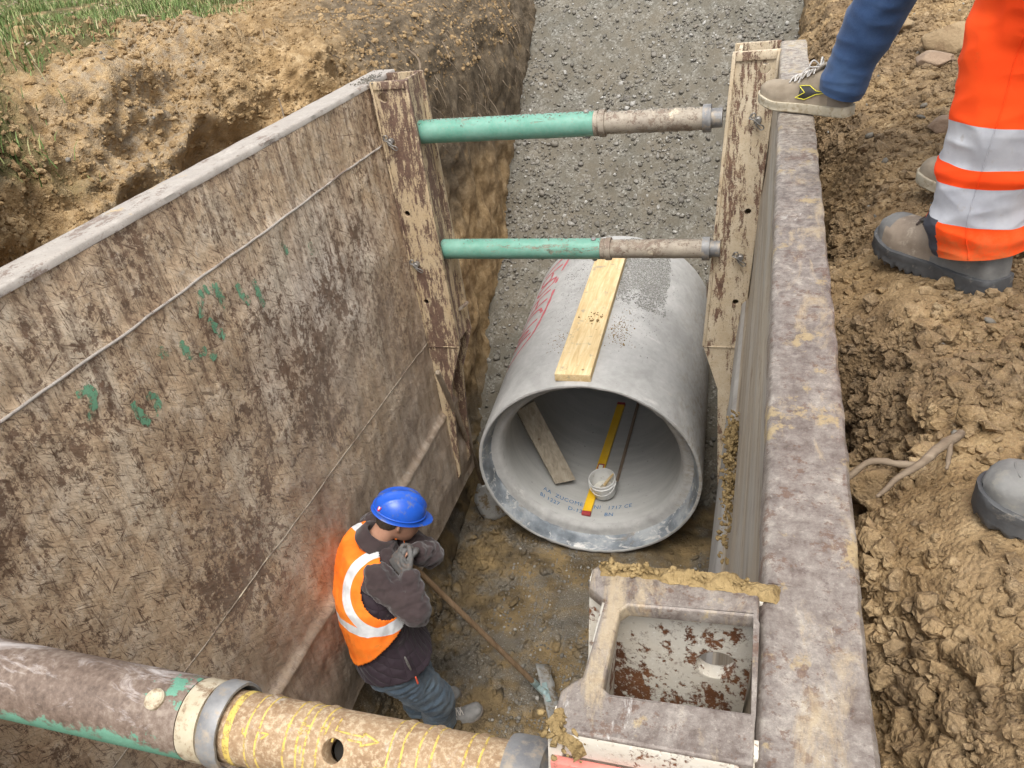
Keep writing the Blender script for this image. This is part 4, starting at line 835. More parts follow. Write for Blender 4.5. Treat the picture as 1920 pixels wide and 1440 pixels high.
def strut(yc, zc, r, near=False):
    x0, x1 = .172, 1.66
    if near:
        x0, x1 = .172, 1.700; xm = 1.056
        V, F = revolve((x0, yc, zc), (1, 0, 0), [(0, .001), (0, r * 1.0), (xm - x0 - .002, r * 1.0), (xm - x0, r * .985), (xm - x0, r * .9)], 64)
        s = mobj('strut', auto(pmesh('s', V, F)), NOUT, box); setp(s, 'near strut, brown outer tube with green remains and ochre inner tube')
        r2 = r * .86
        V, F = revolve((xm - .0, yc, zc), (1, 0, 0), [(0, r * .9), (.002, r * .985), (.006, r * 1.005), (.030, r * 1.005), (.036, r * .97), (.036, r * .88), (.052, r * .88), (.052, r2)], 64); mobj('collar', auto(pmesh('c', V, F)), CREAMR, s)
        V, F = revolve((xm + .044, yc, zc), (1, 0, 0), [(0, r2), (0, r * 1.03), (.004, r * 1.055), (.028, r * 1.055), (.031, r * 1.03), (.031, r * .99), (.004, r * .97)], 64, a0=R(-172), a1=R(128)); V = np.array(V)
        V += .0012 * fbm(V * 40, 2)[:, None]; mobj('clamp_ring', auto(solidify(pmesh('c', V, F), .003, 0)), GREYST, s)
        prof = [(0, r2 * .9), (0, r2)]; L = 1.572 - (xm + .05); rings_at = [.080, .147, .180, .310, .354, .422]
        for t in np.arange(.004, L, .004):
            b = sum(math.exp(-((t - q) / .0055) ** 2) for q in rings_at); prof.append((t, r2 + .0032 * b))
        prof += [(L, r2), (L, .02)]
        Vr, Fr = revolve((xm + .05, yc, zc), (1, 0, 0), prof, 72); 
        # real pin hole: drop faces inside and line it with a short sleeve
        hd = np.array([0, -.60, .80]); hx = 1.322; hc = np.array([hx, yc, zc]) + hd * r2
        Va = np.array([tuple(v) for v in Vr]); keep = []
        for f in Fr:
            c_ = Va[list(f)].mean(0); q = c_ - hc; keep.append(not (abs(q[0]) < .03 and q @ q - (q @ hd) ** 2 < .0205 ** 2 and q @ hd > -.02))
        inn = mobj('inner_tube', auto(pmesh('it', Va, [f for f, k in zip(Fr, keep) if k])), NINN, s)
        V, F = revolve(hc - hd * .028, hd, [(0, .0165), (.0262, .0165), (.0285, .0176), (.0288, .0215), (.0262, .0262)], 28); mobj('hole_sleeve', auto(pmesh('hs', V, F)), NINN, inn)
        V, F = revolve(hc - hd * .04, hd, [(0, .001), (0, .0175)], 24); mobj('hole_bottom', pmesh('hb', V, F), DARK, inn)
        # yellow paint edges along the ribs
        pts = []
        for q in rings_at:
            for e, j in ((-.010, 1), (.010, 2)):
                Vy, Fy = revolve((xm + .05 + q + e, yc, zc), (1, 0, 0), [(-.0018, r2 + .0002), (-.0012, r2 + .0008), (.0012, r2 + .0008), (.0018, r2 + .0002)], 72)
                Vy = np.array([tuple(v) for v in Vy]); Vy[:, 0] += .0028 * perlin(Vy * 22 + j + q * 31)
                pts.append((Vy, Fy))
        Vy, Fy = revolve((xm + .088, yc, zc), (1, 0, 0), [(-.006, r2 + .0004), (-.004, r2 + .0012), (.004, r2 + .0012), (.006, r2 + .0004)], 72); pts.append((Vy, Fy))
        def on_tube(xa, ang, rr): # ang from up towards the camera side
            xa = xa - .030; return (xa, yc - math.sin(ang) * rr, zc + math.cos(ang) * rr)
        def curve(line, w=.0019):
            P3 = []
            for i in range(len(line) - 1):
                for k in range(6):
                    t = k / 6; xa = line[i][0] * (1 - t) + line[i + 1][0] * t; an_ = line[i][1] * (1 - t) + line[i + 1][1] * t
                    P3.append(on_tube(xa, an_, r2 - .0008) + (w,))
            P3.append(on_tube(line[-1][0], line[-1][1], r2 - .0008) + (w,)); return sweep(P3, 5, 1, True)
        a_ = .22
        for line in ([(1.330, a_ - .09), (1.296, a_ - .07), (1.296, a_ - .15), (1.268, a_), (1.296, a_ + .16), (1.296, a_ + .08), (1.330, a_ + .08)],
                     [(1.350, a_ - .09), (1.392, a_ - .07), (1.392, a_ - .17), (1.418, a_), (1.392, a_ + .17), (1.392, a_ + .08), (1.350, a_ + .08)],
                     [(1.333, -.25), (1.333, .42)], [(1.347, -.25), (1.347, .42)],
                     [(1.272, .70), (1.275, .86)], [(1.285, .70), (1.280, .86), (1.292, .86)], [(1.300, .70), (1.300, .86)], [(1.310, .72), (1.322, .72), (1.312, .85), (1.324, .85)],
                     [(1.20, .55), (1.20, .70), (1.212, .62)], [(1.222, .56), (1.222, .70)], [(1.232, .56), (1.244, .56), (1.234, .70)],
                     [(1.42, .85), (1.44, .78), (1.47, .78), (1.49, .85)], [(1.54, .62), (1.56, .52), (1.585, .55)]):
            pts.append(curve(line))
        V, F = merge(pts); mobj('yellow_marking', pmesh('ym', V, F), YEL, inn)
        V, F = revolve((1.572, yc, zc), (1, 0, 0), [(0, r2 * .5), (0, r * 1.02), (.006, r * 1.05), (.040, r * 1.05), (.052, r * .95), (.056, r * .6), (.060, r * .52), (x1 - 1.572, r * .52)], 48); mobj('end_block', auto(pmesh('eb', V, F)), GREYST, s)
        hd = np.array([0, -.30, .954]); c_ = np.array([1.010, yc, zc]) + hd * (r * .97)
        V, F = revolve(c_, hd, [(0, .0165), (.006, .0165), (.0085, .014), (.0088, .009), (.0072, .007), (.0070, .0005)], 28); mobj('button_head', auto(pmesh('bh', V, F)), CREAMR, s)
    else:
        # distances measured along x
        xm = 1.075 if zc > -.5 else 1.068; r2 = r * .88
        V, F = revolve((x0, yc, zc), (1, 0, 0), [(0, .001), (0, r * 1.0), (.018, r), (xm - x0 - .03, r), (xm - x0, r), (xm - x0, r * .8)], 48)
        s = mobj('strut', auto(pmesh('s', V, F)), GREEN, box); setp(s, 'green strut across the %s of the box' % ('top' if zc > -.5 else 'middle'))
        V, F = revolve((xm + .001, yc, zc), (1, 0, 0), [(0, r * .8), (0, r * 1.0), (.018, r * 1.0), (.018, r * .93), (.026, r * .93), (.026, r * 1.09), (.052, r * 1.09), (.052, r * .8)], 48); mobj('collar', auto(pmesh('c', V, F)), DUSTY, s)
        prof = [(0, r * .5), (0, r2)]; L = 1.585 - (xm + .04); rr = [.13, .22, .27, .34, .40] if zc > -.5 else [.22, .33]
        for t in np.arange(.01, L - .005, .007):
            prof.append((t, r2 + (.003 if zc > -.5 else .0015) * sum(math.exp(-((t - q) / .010) ** 2) for q in rr)))
        prof += [(L, r2), (L, .01)]
        V, F = revolve((xm + .04, yc, zc), (1, 0, 0), prof, 48); it = mobj('inner_tube', auto(pmesh('it', V, F)), DUSTY, s)
        V, F = revolve((1.575, yc, zc), (1, 0, 0), [(0, r2), (0, r * 1.08), (.036, r * 1.08), (.036, r * .75), (x1 - 1.575, r * .75), (x1 - 1.575, .01)], 40); mobj('end_block', auto(pmesh('eb', V, F)), GREYST, s)
        for sgn, xx in ((1, xm - .035), (-1, xm - .035)):
            V, F = revolve((xx, yc - .006, zc + sgn * r * .97), (0, -.1, sgn), [(0, .013), (.007, .013), (.010, .010), (.010, .001)], 16); mobj('bolt', auto(pmesh('b', V, F)), GREYST, s)
        if zc > -.5:
            V, F = revolve((xm + .235, yc - r2 * .86, zc + r2 * .35), (0, -.86, .35), [(0, .010), (.0015, .010), (.0015, .001)], 16); mobj('pin_hole', auto(pmesh('ph', V, F)), DARK, it)
        # grit lying along the top of the tube
        n = 520 if zc > -.5 else 120; xs_ = rng.uniform(x0 + .02, 1.56, n); an_ = rng.normal(0, .30, n); rr_ = np.where(xs_ < xm, r, r2)
        pos = np.stack([xs_, yc + np.sin(an_) * rr_, zc + np.cos(an_) * rr_], 1); V1, F1 = scatter(pos, rng.uniform(.0018, .0048, n), (.4, .8), 1, .3)
        g_ = mobj('grit', amesh('grit', V1, F1), PEB, s); setp(g_, kind='stuff')
    return s
strut(-.195, -.270, .0575); strut(-.195, -.902, .0535); strut(-3.375, -.348, .0622, True)
# mud lying on the box
def mud_line(name, pts, n, spread, smin, smax, label, mat=MUDC):
    n = int(n * 3.2); smin, smax = smin * .45, smax * .72; Q = cat_pts(pts, 12); i = (rng.random(n) * len(Q) * (.6 + .4 * rng.random(n))).astype(int).clip(0, len(Q) - 1); pos = Q[i] + rng.normal(size=(n, 3)) * np.array(spread)
    V, F = scatter(pos, np.exp(rng.normal(math.log((smin + smax) * .42), .5, n)).clip(smin, smax), (.45, 1.0), 2, .5, None, 14, .5, 6); me = amesh(name, V, F)
    return setp(mobj(name, me, mat), label, 'mud', kind='stuff')
def crust(pts, width, height, label, seed, across=(0, 1, 0)):
    Q = cat_pts(pts, 60); m_ = 34; V = []; a_ = unit_(across)
    for i, q in enumerate(Q):
        for j in range(m_): v = j / (m_ - 1) * 2 - 1; V.append(q + a_ * v * width)
    V = np.array(V); v = np.tile(np.linspace(-1, 1, m_), len(Q)); u = np.repeat(np.linspace(0, 1, len(Q)), m_)
    n_ = fbm(V * 38 + seed, 3) * .55 + .5 * clods(V, .016, seed) + .25 * clods(V, .007, seed); big_ = .35 + .9 * sstep(-.25, .45, fbm(V * 16 + seed + 4, 2))
    e_ = np.clip(1 - (np.abs(v) * (1 + .7 * fbm(V * 22 + seed, 2))) ** 2, -1, 1) * np.clip(np.minimum(u, 1 - u) * 14, 0, 1)
    V[:, 2] += height * np.clip(e_, -.3, 1) * big_ * (.35 + n_) - .003 - .012 * (1 - np.clip(np.minimum(u, 1 - u) * 14, 0, 1))
    V += (.0022 * fbm(V * 60 + seed, 2))[:, None] * np.array([1, 1, 0]); i = np.arange(len(V)).reshape(len(Q), m_)
    return setp(mobj('mud_crust', amesh('mc', V, np.stack([i[:-1, :-1], i[:-1, 1:], i[1:, 1:], i[1:, :-1]], -1).reshape(-1, 4)), MUDC), label, 'mud', kind='stuff')
def unit_(v): v = np.array(v, float); return v / np.linalg.norm(v)
crust([(1.704, -3.291, .006), (1.73, -3.291, .006), (1.80, -3.291, .005), (1.86, -3.292, .006), (1.925, -3.300, .004)], .0125, .013, 'thin yellow mud crust along the top of the near post', 2.0)
crust([(1.700, -3.490, .003), (1.714, -3.510, .002), (1.732, -3.516, -.012)], .012, .012, 'small yellow mud smear on the inner corner of the near post', 6.0, (1, 1, 0))
mud_line('mud_crust', [(1.716, -3.294, .006), (1.74, -3.292, .010), (1.80, -3.288, .006), (1.86, -3.292, .008), (1.915, -3.298, .008)], 50, (.007, .004, .003), .0025, .008, 'yellow mud crumbs along the top of the near post')
mud_line('mud_crust', [(1.697, -3.505, .002), (1.712, -3.512, -.004), (1.722, -3.520, -.03)], 16, (.009, .006, .004), .003, .007, 'yellow mud crumbs on the inner corner of the near post')
mud_line('mud_crust', [(1.790, -1.46, -1.08), (1.798, -1.7, -.98), (1.806, -2.0, -.93), (1.815, -2.45, -.80)], 260, (.010, .03, .02), .005, .015, 'yellow mud caught on a rib of the right panel')
mud_line('mud_crust', [(-.03, -.30, .004), (-.03, -.20, .008), (-.02, -.12, .006)], 60, (.02, .03, .003), .003, .009, 'grey grit on the top corner of the left panel', PEB)

# ------------------------------------------------------------------ the concrete pipe and what lies on and in it
KP = 1.107; PC = Vector((.855, -.059, -2.511)); PA = Vector((-.046509, .996575, .068381)).normalized(); PH = Vector((.998913, .046618, 0)).normalized(); PV = PH.cross(PA).normalized()
def pp(a, ang, r):
    """point of the pipe: a metres in, ang degrees from the bottom towards the right, radius r"""
    t = R(ang); a *= KP; r *= KP; return PC + PA * a + PH * (math.sin(t) * r) - PV * (math.cos(t) * r)
pipe = thing('concrete_pipe', 'large grey concrete pipe with red lettering lying on the trench floor', 'pipe', tuple(PC - PV * .72))
def pipe_part(name, prof, mat, n=160, rough=0.0, par=pipe):
    V, F = revolve(PC, PA, [(a * KP, r * KP) for a, r in prof], n, up=PV); V = np.array([tuple(v) for v in V])
    if rough: V += (rough * fbm(V * 14, 3) + rough * .6 * fbm(V * 45, 2))[:, None] * np.array([.6, .6, .6])
    return mobj(name, auto(pmesh(name, V, F), 35), mat, par)
body = pipe_part('body', [(.022, .648), (.05, .6504)] + [(a, .6504) for a in np.arange(.1, 1.75, .06)] + [(1.76, .650), (1.765, .52)], CONC, rough=.0016)
pipe_part('lip', [(.022, .6490), (.006, .6485), (-.002, .645), (-.004, .640), (-.003, .632), (.001, .628)], CONC, rough=.0030)
pipe_part('socket_rim', [(.001, .6281), (.006, .623), (.018, .618), (.040, .612), (.07, .606), (.092, .602), (.098, .596)], SOCK, rough=.0030)
pipe_part('shoulder', [(.098, .5961), (.100, .588), (.103, .570), (.106, .556), (.112, .546), (.122, .538), (.138, .531)], CONC, rough=.0065)
pipe_part('bore', [(.138, .531), (.150, .524), (.18, .520)] + [(a, .520) for a in np.arange(.24, 1.75, .06)] + [(1.765, .520)], BORE, rough=.0006)
REDP = Mt('red_crayon'); k_ = REDP.noise(60, 6, .75); REDP = REDP.out((0.58, 0.15, 0.17), .8, 0, None, .2, alpha=REDP.math('MULTIPLY', REDP.rng(k_, .34, .50), .95))
def wrap_strokes(lines, w, r, taper=True):
    parts = []
    for ln_ in lines:
        Q = cat_pts(np.array(ln_, float), 6) if len(ln_) > 2 else np.array([np.array(ln_[0]) * (1 - t) + np.array(ln_[1]) * t for t in np.linspace(0, 1, 8)]); V = []; F = []
        kk = r * math.pi / 180
        for i, q in enumerate(Q):
            t = (Q[min(i + 1, len(Q) - 1)] - Q[max(i - 1, 0)]) * np.array([1, kk]); t /= np.linalg.norm(t) + 1e-9; nr = np.array([-t[1], t[0] ]); ww = w * (1 + .25 * math.sin(i * 1.7))
            for s in (-1, 1): V.append(tuple(pp(q[0] + nr[0] * ww * s, q[1] + nr[1] * ww * s / kk, r)))
            if i: F.append((2 * i - 2, 2 * i - 1, 2 * i + 1, 2 * i))
        parts.append((V, F))
    return merge(parts)
# hand lettering read along the pipe: letters stand on the long underline at about -147 degrees
def L(a, lo=-141, hi=-118): return a, lo, hi
red = [[(1.70, -152.0), (1.45, -147.5)], [(1.36, -146.0), (1.30, -145.5)], [(1.20, -146.5), (1.0, -145.5), (.80, -143), (.70, -140), (.64, -134), (.60, -128), (.57, -118)], [(1.70, -152), (1.66, -140), (1.60, -128)],
       [(1.56, -146), (1.55, -128)], [(1.55, -128), (1.46, -129), (1.45, -138), (1.54, -138)],                                   # P
       [(1.40, -144), (1.33, -142), (1.32, -130), (1.39, -127), (1.42, -136), (1.40, -144)],                                       # O
       [(1.24, -143), (1.24, -122)], [(1.12, -143), (1.12, -122)], [(1.24, -132), (1.12, -132)],                                   # H
       [(.96, -142), (1.04, -138), (1.05, -126), (.96, -121)], [(.90, -140), (.90, -118), (.83, -134), (.77, -118), (.76, -138)]]  # C M
V, F = wrap_strokes(red, .0115, .6525); mobj('red_lettering', pmesh('rl', V, F), REDP, body)
BLUE = Mt('blue_stencil'); k_ = BLUE.noise(110, 4, .7); BLUE = BLUE.out((0.02, 0.13, 0.30), .8, 0, None, .2, alpha=BLUE.rng(k_, .36, .46, .4, 1.0))
def stencil(txt, a, ang0, size, r, name):
    cu = bpy.data.curves.new(name, 'FONT'); cu.body = txt; cu.size = size; cu.resolution_u = 2; cu.space_character = 1.1
    o = bpy.data.objects.new(name, cu); COL.objects.link(o); dg = bpy.context.evaluated_depsgraph_get(); me = bpy.data.meshes.new_from_object(o.evaluated_get(dg)); bpy.data.objects.remove(o)
    b = bmesh.new(); b.from_mesh(me); bmesh.ops.triangulate(b, faces=b.faces); bmesh.ops.subdivide_edges(b, edges=[e for e in b.edges if e.calc_length() > .02], cuts=1); b.to_mesh(me); b.free()
    P_ = mv(me); W = [tuple(pp(a + p[1], ang0 + math.degrees(p[0] / r), r)) for p in P_]; setmv(me, np.array(W)); return me
for i, (tx, a_, g_) in enumerate((("AA", .252, -43.0), ("ZUCOMER", .250, -33.0), ("UNI", .248, -8.0), ("1717 CE", .245, 5.5), ("BI 1227", .192, -44.5), ("D-135", .190, -22.0), ("BN", .186, 4.0))):
    mobj('blue_stencil', stencil(tx, a_, g_, .043, .5175, 'st%d' % i), BLUE, body)
# crushed grit lying on the crown of the pipe
def grit_on(n, ca, cg, sa, sg_, lo, hi, name, label, mat, box_=None):
    if box_ is None: A_ = rng.normal(ca, sa, n); G_ = rng.normal(cg, sg_, n)
    else: A_ = rng.uniform(box_[0], box_[1], n); G_ = rng.uniform(box_[2], box_[3], n)
    ok = (A_ > .05) & (A_ < 1.74)
    if box_ is not None: q_ = np.stack([A_ * 5, G_ * .09, A_ * 0], 1); ok &= (fbm(q_, 3) * .55 + 1.15 * np.minimum(np.minimum((A_ - box_[0]) * 3.2, (box_[3] + 3 - G_) * .3), (G_ - box_[2]) * .16)) > rng.uniform(.15, .75, len(A_))
    A_, G_ = A_[ok], G_[ok]; pos = np.array([tuple(pp(a, g, .652)) for a, g in zip(A_, G_)])
    V, F = scatter(pos, np.exp(rng.normal(math.log(lo), .35, len(A_))).clip(lo * .5, hi), (.4, .8), 1, .35); return setp(mobj(name, amesh(name, V, F), mat), label, 'grit', kind='stuff')
GRIT = mat_stone('crushed_grit', [(0.14, 0.14, 0.13), (0.26, 0.26, 0.245), (0.40, 0.40, 0.385), (0.20, 0.195, 0.18), (0.55, 0.55, 0.53)])
grit_on(15000, 0, 0, 0, 0, .0034, .0075, 'crushed_grit', 'crushed grey grit spread on the crown of the pipe', GRIT, (.86, 1.75, 143, 171.5))
grit_on(1500, 1.15, 158, .28, 8, .0022, .005, 'crushed_grit', 'thin grey grit scattered round the grit patch', GRIT)
grit_on(700, 1.3, 198, .35, 5, .0022, .005, 'crushed_grit', 'sparse grey grit left of the pine board', GRIT)
grit_on(230, .56, 166, .09, 3.2, .003, .010, 'soil_crumbs', 'yellow soil crumbs right of the pine board on the pipe', MUDC)
grit_on(60, .46, 195, .07, 3, .003, .009, 'soil_crumbs', 'few brown crumbs left of the pine board on the pipe', MUDC)
# board along the crown
def slab(name, c, ax, up_, size, mat, label, cat, bev=.003, cuts=0):
    s_, u_, a_ = frame(ax, up_); M = Matrix((s_, a_, u_)).transposed(); bm = bmesh.new(); bm_box(bm, (0, 0, 0), size, None, bev, 2); me = bm_mesh(name, bm); me.transform(Matrix.Translation(c) @ M.to_4x4())
    o = mobj(name, auto(me), mat); return setp(o, label, cat)
c0 = PC + PA * (.78 * KP) + PH * (-.012) + PV * (.6504 * KP + .021); dirb = (PA + PH * .026).normalized()
slab('pine_board', c0, dirb, PV, (.216, 1.66, .050), BOARD, 'pale pine board lying along the top of the concrete pipe', 'board')
V1, F1 = scatter(np.array([tuple(c0 + dirb * (-.19 + random.gauss(0, .035)) + PH * random.gauss(.03, .03) + PV * .028) for _ in range(26)]), rng.uniform(.003, .010, 26), (.5, .9), 1, .4); setp(mobj('mud_crumbs', amesh('mc', V1, F1), MUDC), 'brown mud crumbs on the pine board', 'mud', kind='stuff')
# plank leaning inside
pa = pp(.36, -30, .510); pb = pp(.50, -99, .500); axp = (pb - pa).normalized(); nrp = (axp.cross(PA)).normalized(); pc_ = (pa + pb) / 2 - (PC + PA * .5 - (pa + pb) / 2) * 0
me = plate2d('p', [(-.30, -.066), (.30, -.066), (.30, .066), (-.25, .066)], [], .026, Matrix.Identity(4), .002)
s_ = nrp; vd_ = (pc_ - Vector((1.88, -3.97, .71))).normalized(); vd_ = -(vd_ - axp * vd_.dot(axp)).normalized(); s_ = (vd_ * .85 + (s_ if s_.dot(vd_) > 0 else -s_) * .25).normalized(); w_ = s_.cross(axp).normalized(); M = Matrix((axp, w_, s_)).transposed().to_4x4(); M.translation = pc_ + (PC + PA * .55 - pc_).normalized() * .035; me.transform(Matrix.Scale(KP, 4))
me.transform(M); o = mobj('leaning_plank', auto(me), PLANK); setp(o, 'grey-brown plank leaning on the left wall inside the pipe', 'plank')
# spirit level, stick, bucket and brush
LV = thing('spirit_level', 'yellow spirit level lying in the bottom of the pipe under the bucket', 'level', tuple(pp(.2, -8, .51)))
l0 = pp(.172, -8.4, .518) + PV * .013; l1 = pp(1.34, 1.6, .518) + PV * .013; la = (l1 - l0).normalized(); Ll = (l1 - l0).length
YLV = mat_flat('yellow_enamel', (0.72, 0.42, 0.01), (0.80, 0.50, 0.03), 10, .4, 0, .1, .002, dirt=(0.35, 0.25, 0.10), dirtk=.6); RLV = mat_flat('red_end_cap', (0.30, 0.03, 0.04), (0.42, 0.07, 0.07), 30, .5)
def lpiece(nm, t0, t1, w, h, mt, dz=0):
    s_, u_, a_ = frame(la, PV); M = Matrix((s_, a_, u_)).transposed(); bm = bmesh.new(); bm_box(bm, (0, 0, 0), (w * 1.09, t1 - t0, h), None, .002, 2); me = bm_mesh(nm, bm); me.transform(Matrix.Translation(l0 + la * ((t0 + t1) / 2) + u_ * dz) @ M.to_4x4()); return mobj(nm, auto(me), mt, LV)
lpiece('body', .03, Ll - .03, .056, .022, YLV); lpiece('end_cap', 0, .0299, .058, .024, RLV); lpiece('end_cap', Ll - .0299, Ll, .058, .024, RLV)
lpiece('vial_window', .46, .53, .044, .0245, RLV); lpiece('vial', .475, .515, .030, .026, mat_flat('white_vial', (0.7, 0.72, 0.6), (0.75, 0.77, 0.65)))
STK = mat_wood('brown_stick', (0.15, 0.11, 0.08), (0.24, 0.18, 0.13), (0.31, 0.24, 0.18), 'y')
sA = pp(.50, 9.5, .507); sB = pp(1.45, 17, .507); me = pmesh('st', *sweep([tuple(sA) + (.011,), tuple((sA + sB) / 2) + (.012,), tuple(sB) + (.011,)], 10, 6)); setp(mobj('wooden_stick', me, STK), 'thin brown stick lying behind the bucket in the pipe', 'stick')
KB = 1.08; bk = pp(.375, 2.0, .514) + PV * .026; up_b = (PV * .985 - PA * .10 - PH * .05).normalized()
BU = thing('white_bucket', 'small dirty white plastic bucket standing in the pipe', 'bucket', tuple(bk))
PLA = mat_flat('dirty_white_plastic', (0.62, 0.62, 0.60), (0.72, 0.72, 0.70), 14, .45, 0, .15, .003, dirt=(0.42, 0.40, 0.35), dirtk=.56)
V, F = revolve(bk, up_b, [(a * KB, b * KB) for a, b in ((0, .001), (0, .070), (.004, .074), (.10, .083), (.104, .088), (.110, .088), (.112, .083), (.134, .085), (.137, .089), (.141, .088), (.141, .083), (.03, .072), (.03, .001))], 40); mobj('pail', auto(pmesh('pl', V, F)), PLA, BU)
V, F = revolve(bk + up_b * .045, up_b, [(0, .074), (.0, .05), (.006, .03), (.003, .001)], 32); V = np.array([tuple(v) for v in V]); V += .006 * fbm(V * 40, 2)[:, None]; mobj('mortar', pmesh('mo', V, F), mat_flat('pale_paste', (0.60, 0.57, 0.48), (0.70, 0.68, 0.62), 20, .6, 0, .5, .006), BU)
s1, u1, a1 = frame(up_b, (0, 1, 0)); hp = []
for t in np.linspace(0, math.pi, 15):
    hp.append(tuple(bk + up_b * (.128 - .055 * math.sin(t)) + s1 * (math.cos(t) * .098) - u1 * (math.sin(t) * .101)) + (.0028,))
mobj('handle', pmesh('h', *sweep(hp, 8, 2)), PLA, BU)
BR = thing('paint_brush', 'brush with pale wooden handle standing in the bucket', 'brush', tuple(bk + up_b * .06))
b0 = bk + up_b * .055 + s1 * .01 - u1 * .01; b1 = bk + up_b * .165 - s1 * .075 + u1 * .028; bd_ = (b1 - b0).normalized()
mobj('handle', pmesh('bh', *sweep([tuple(b0 + bd_ * .03) + (.011, .006), tuple(b0 + bd_ * .07) + (.012, .007), tuple(b1) + (.008, .006)], 10, 5)), BOARD, BR)
mobj('bristles', pmesh('bb', *sweep([tuple(b0 - bd_ * .02) + (.020, .009), tuple(b0 + bd_ * .03) + (.017, .009)], 12, 2, False)), mat_flat('bristle', (0.30, 0.25, 0.17), (0.50, 0.44, 0.34), 120, .8, 0, .6, .004), BR)

# shovel leaning on the left post
SH = thing('shovel', 'muddy shovel leaning against the left post beside the pipe', 'shovel', (.09, .2, -3.24))
STEELB = mat_flat('muddy_steel_blade', (0.30, 0.295, 0.28), (0.46, 0.45, 0.42), 12, .45, .35, .3, .004, dirt=(0.20, 0.145, 0.08), dirtk=.5)
DUSTW = mat_wood('muddy_handle', (0.17, 0.125, 0.085), (0.28, 0.22, 0.16), (0.36, 0.29, 0.21), 'z', (0.3, 0.26, 0.2))
hA = Vector((.165, -.49, -1.515)); hB = Vector((-.03, .292, -2.954)); mobj('handle', pmesh('sh', *sweep([tuple(hA) + (.016,), tuple((hA + hB) / 2 + Vector((.01, .0, 0))) + (.017,), tuple(hB) + (.018,)], 12, 6)), DUSTW, SH)
V = []; F = []; bx = (Vector((.087, .237, -3.242)) - hB).normalized(); sx = Vector((.85, .5, .12)).normalized(); nx_ = sx.cross(bx).normalized()
for i in range(9):
    t = i / 8; w_ = .035 + .072 * min(1, t * 3) if t < .34 else (.107 if t < .75 else .107 * math.sqrt(max(0, 1 - ((t - .75) / .28) ** 2)))
    for j in range(9): u_ = j / 4 - 1; V.append(tuple(hB + bx * (t * .31) + sx * (u_ * w_ * 1.1) + nx_ * (.016 * (u_ * u_) - .012 * t)))
for i in range(8):
    for j in range(8): F.append((i * 9 + j, i * 9 + j + 1, i * 9 + j + 10, i * 9 + j + 9))
mobj('blade', solidify(pmesh('bl', V, F), .004, 0), STEELB, SH)

# the levelling tool the worker holds
TL = thing('levelling_rake', 'long-handled levelling rake with a steel blade held by the worker', 'rake', (.80, -1.22, -3.22))
t0 = Vector((.391, -1.650, -1.758)); t1 = Vector((.740, -1.208, -3.109)); ta = (t1 - t0).normalized()
mobj('handle', pmesh('th', *sweep([tuple(t0) + (.0135,), tuple((t0 + t1) / 2) + (.0145,), tuple(t1 + ta * .02) + (.0155,)], 12, 8)), HANDLE, TL)
e0 = Vector((.705, -1.056, -3.195)); e1 = Vector((.880, -1.422, -3.195)); ed = (e1 - e0).normalized(); en = Vector((ed.y, -ed.x, 0)).normalized()
if en.x < 0: en = -en
V = []; F = []
for i in range(13):
    t = i / 12; c_ = e0 + (e1 - e0) * t
    for dx, dz in ((0, .055), (.014, .050), (.030, .040), (.052, .032), (.078, .026)): V.append(tuple(c_ + en * (dx + .004 * math.sin(i * 1.9) * (dx > .05)) + Vector((0, 0, dz))))
for i in range(12):
    for j in range(4): F.append((i * 5 + j, i * 5 + j + 1, i * 5 + j + 6, i * 5 + j + 5))
mobj('blade', solidify(pmesh('rb', V, F), .004, 0), STEELB, TL)
mm = (e0 + e1) / 2; BLUEG = mat_flat('blue_grey_fitting', (0.22, 0.30, 0.30), (0.33, 0.42, 0.41), 30, .5, .2, .2, .003, dirt=(.3, .24, .15), dirtk=.55)
mobj('socket', pmesh('so', *sweep([tuple(t1 - ta * .02) + (.019,), tuple(t1 + ta * .05) + (.020,), tuple(mm + Vector((0, 0, .045)) + en * .015) + (.022,)], 12, 5)), BLUEG, TL)
bm = bmesh.new(); bm_box(bm, mm + Vector((0, 0, .048)) + en * .022, (.034, .13, .012), Matrix((en, ed, Vector((0, 0, 1)))).transposed(), .005, 2); mobj('clamp_plate', auto(bm_mesh('cp', bm)), BLUEG, TL)

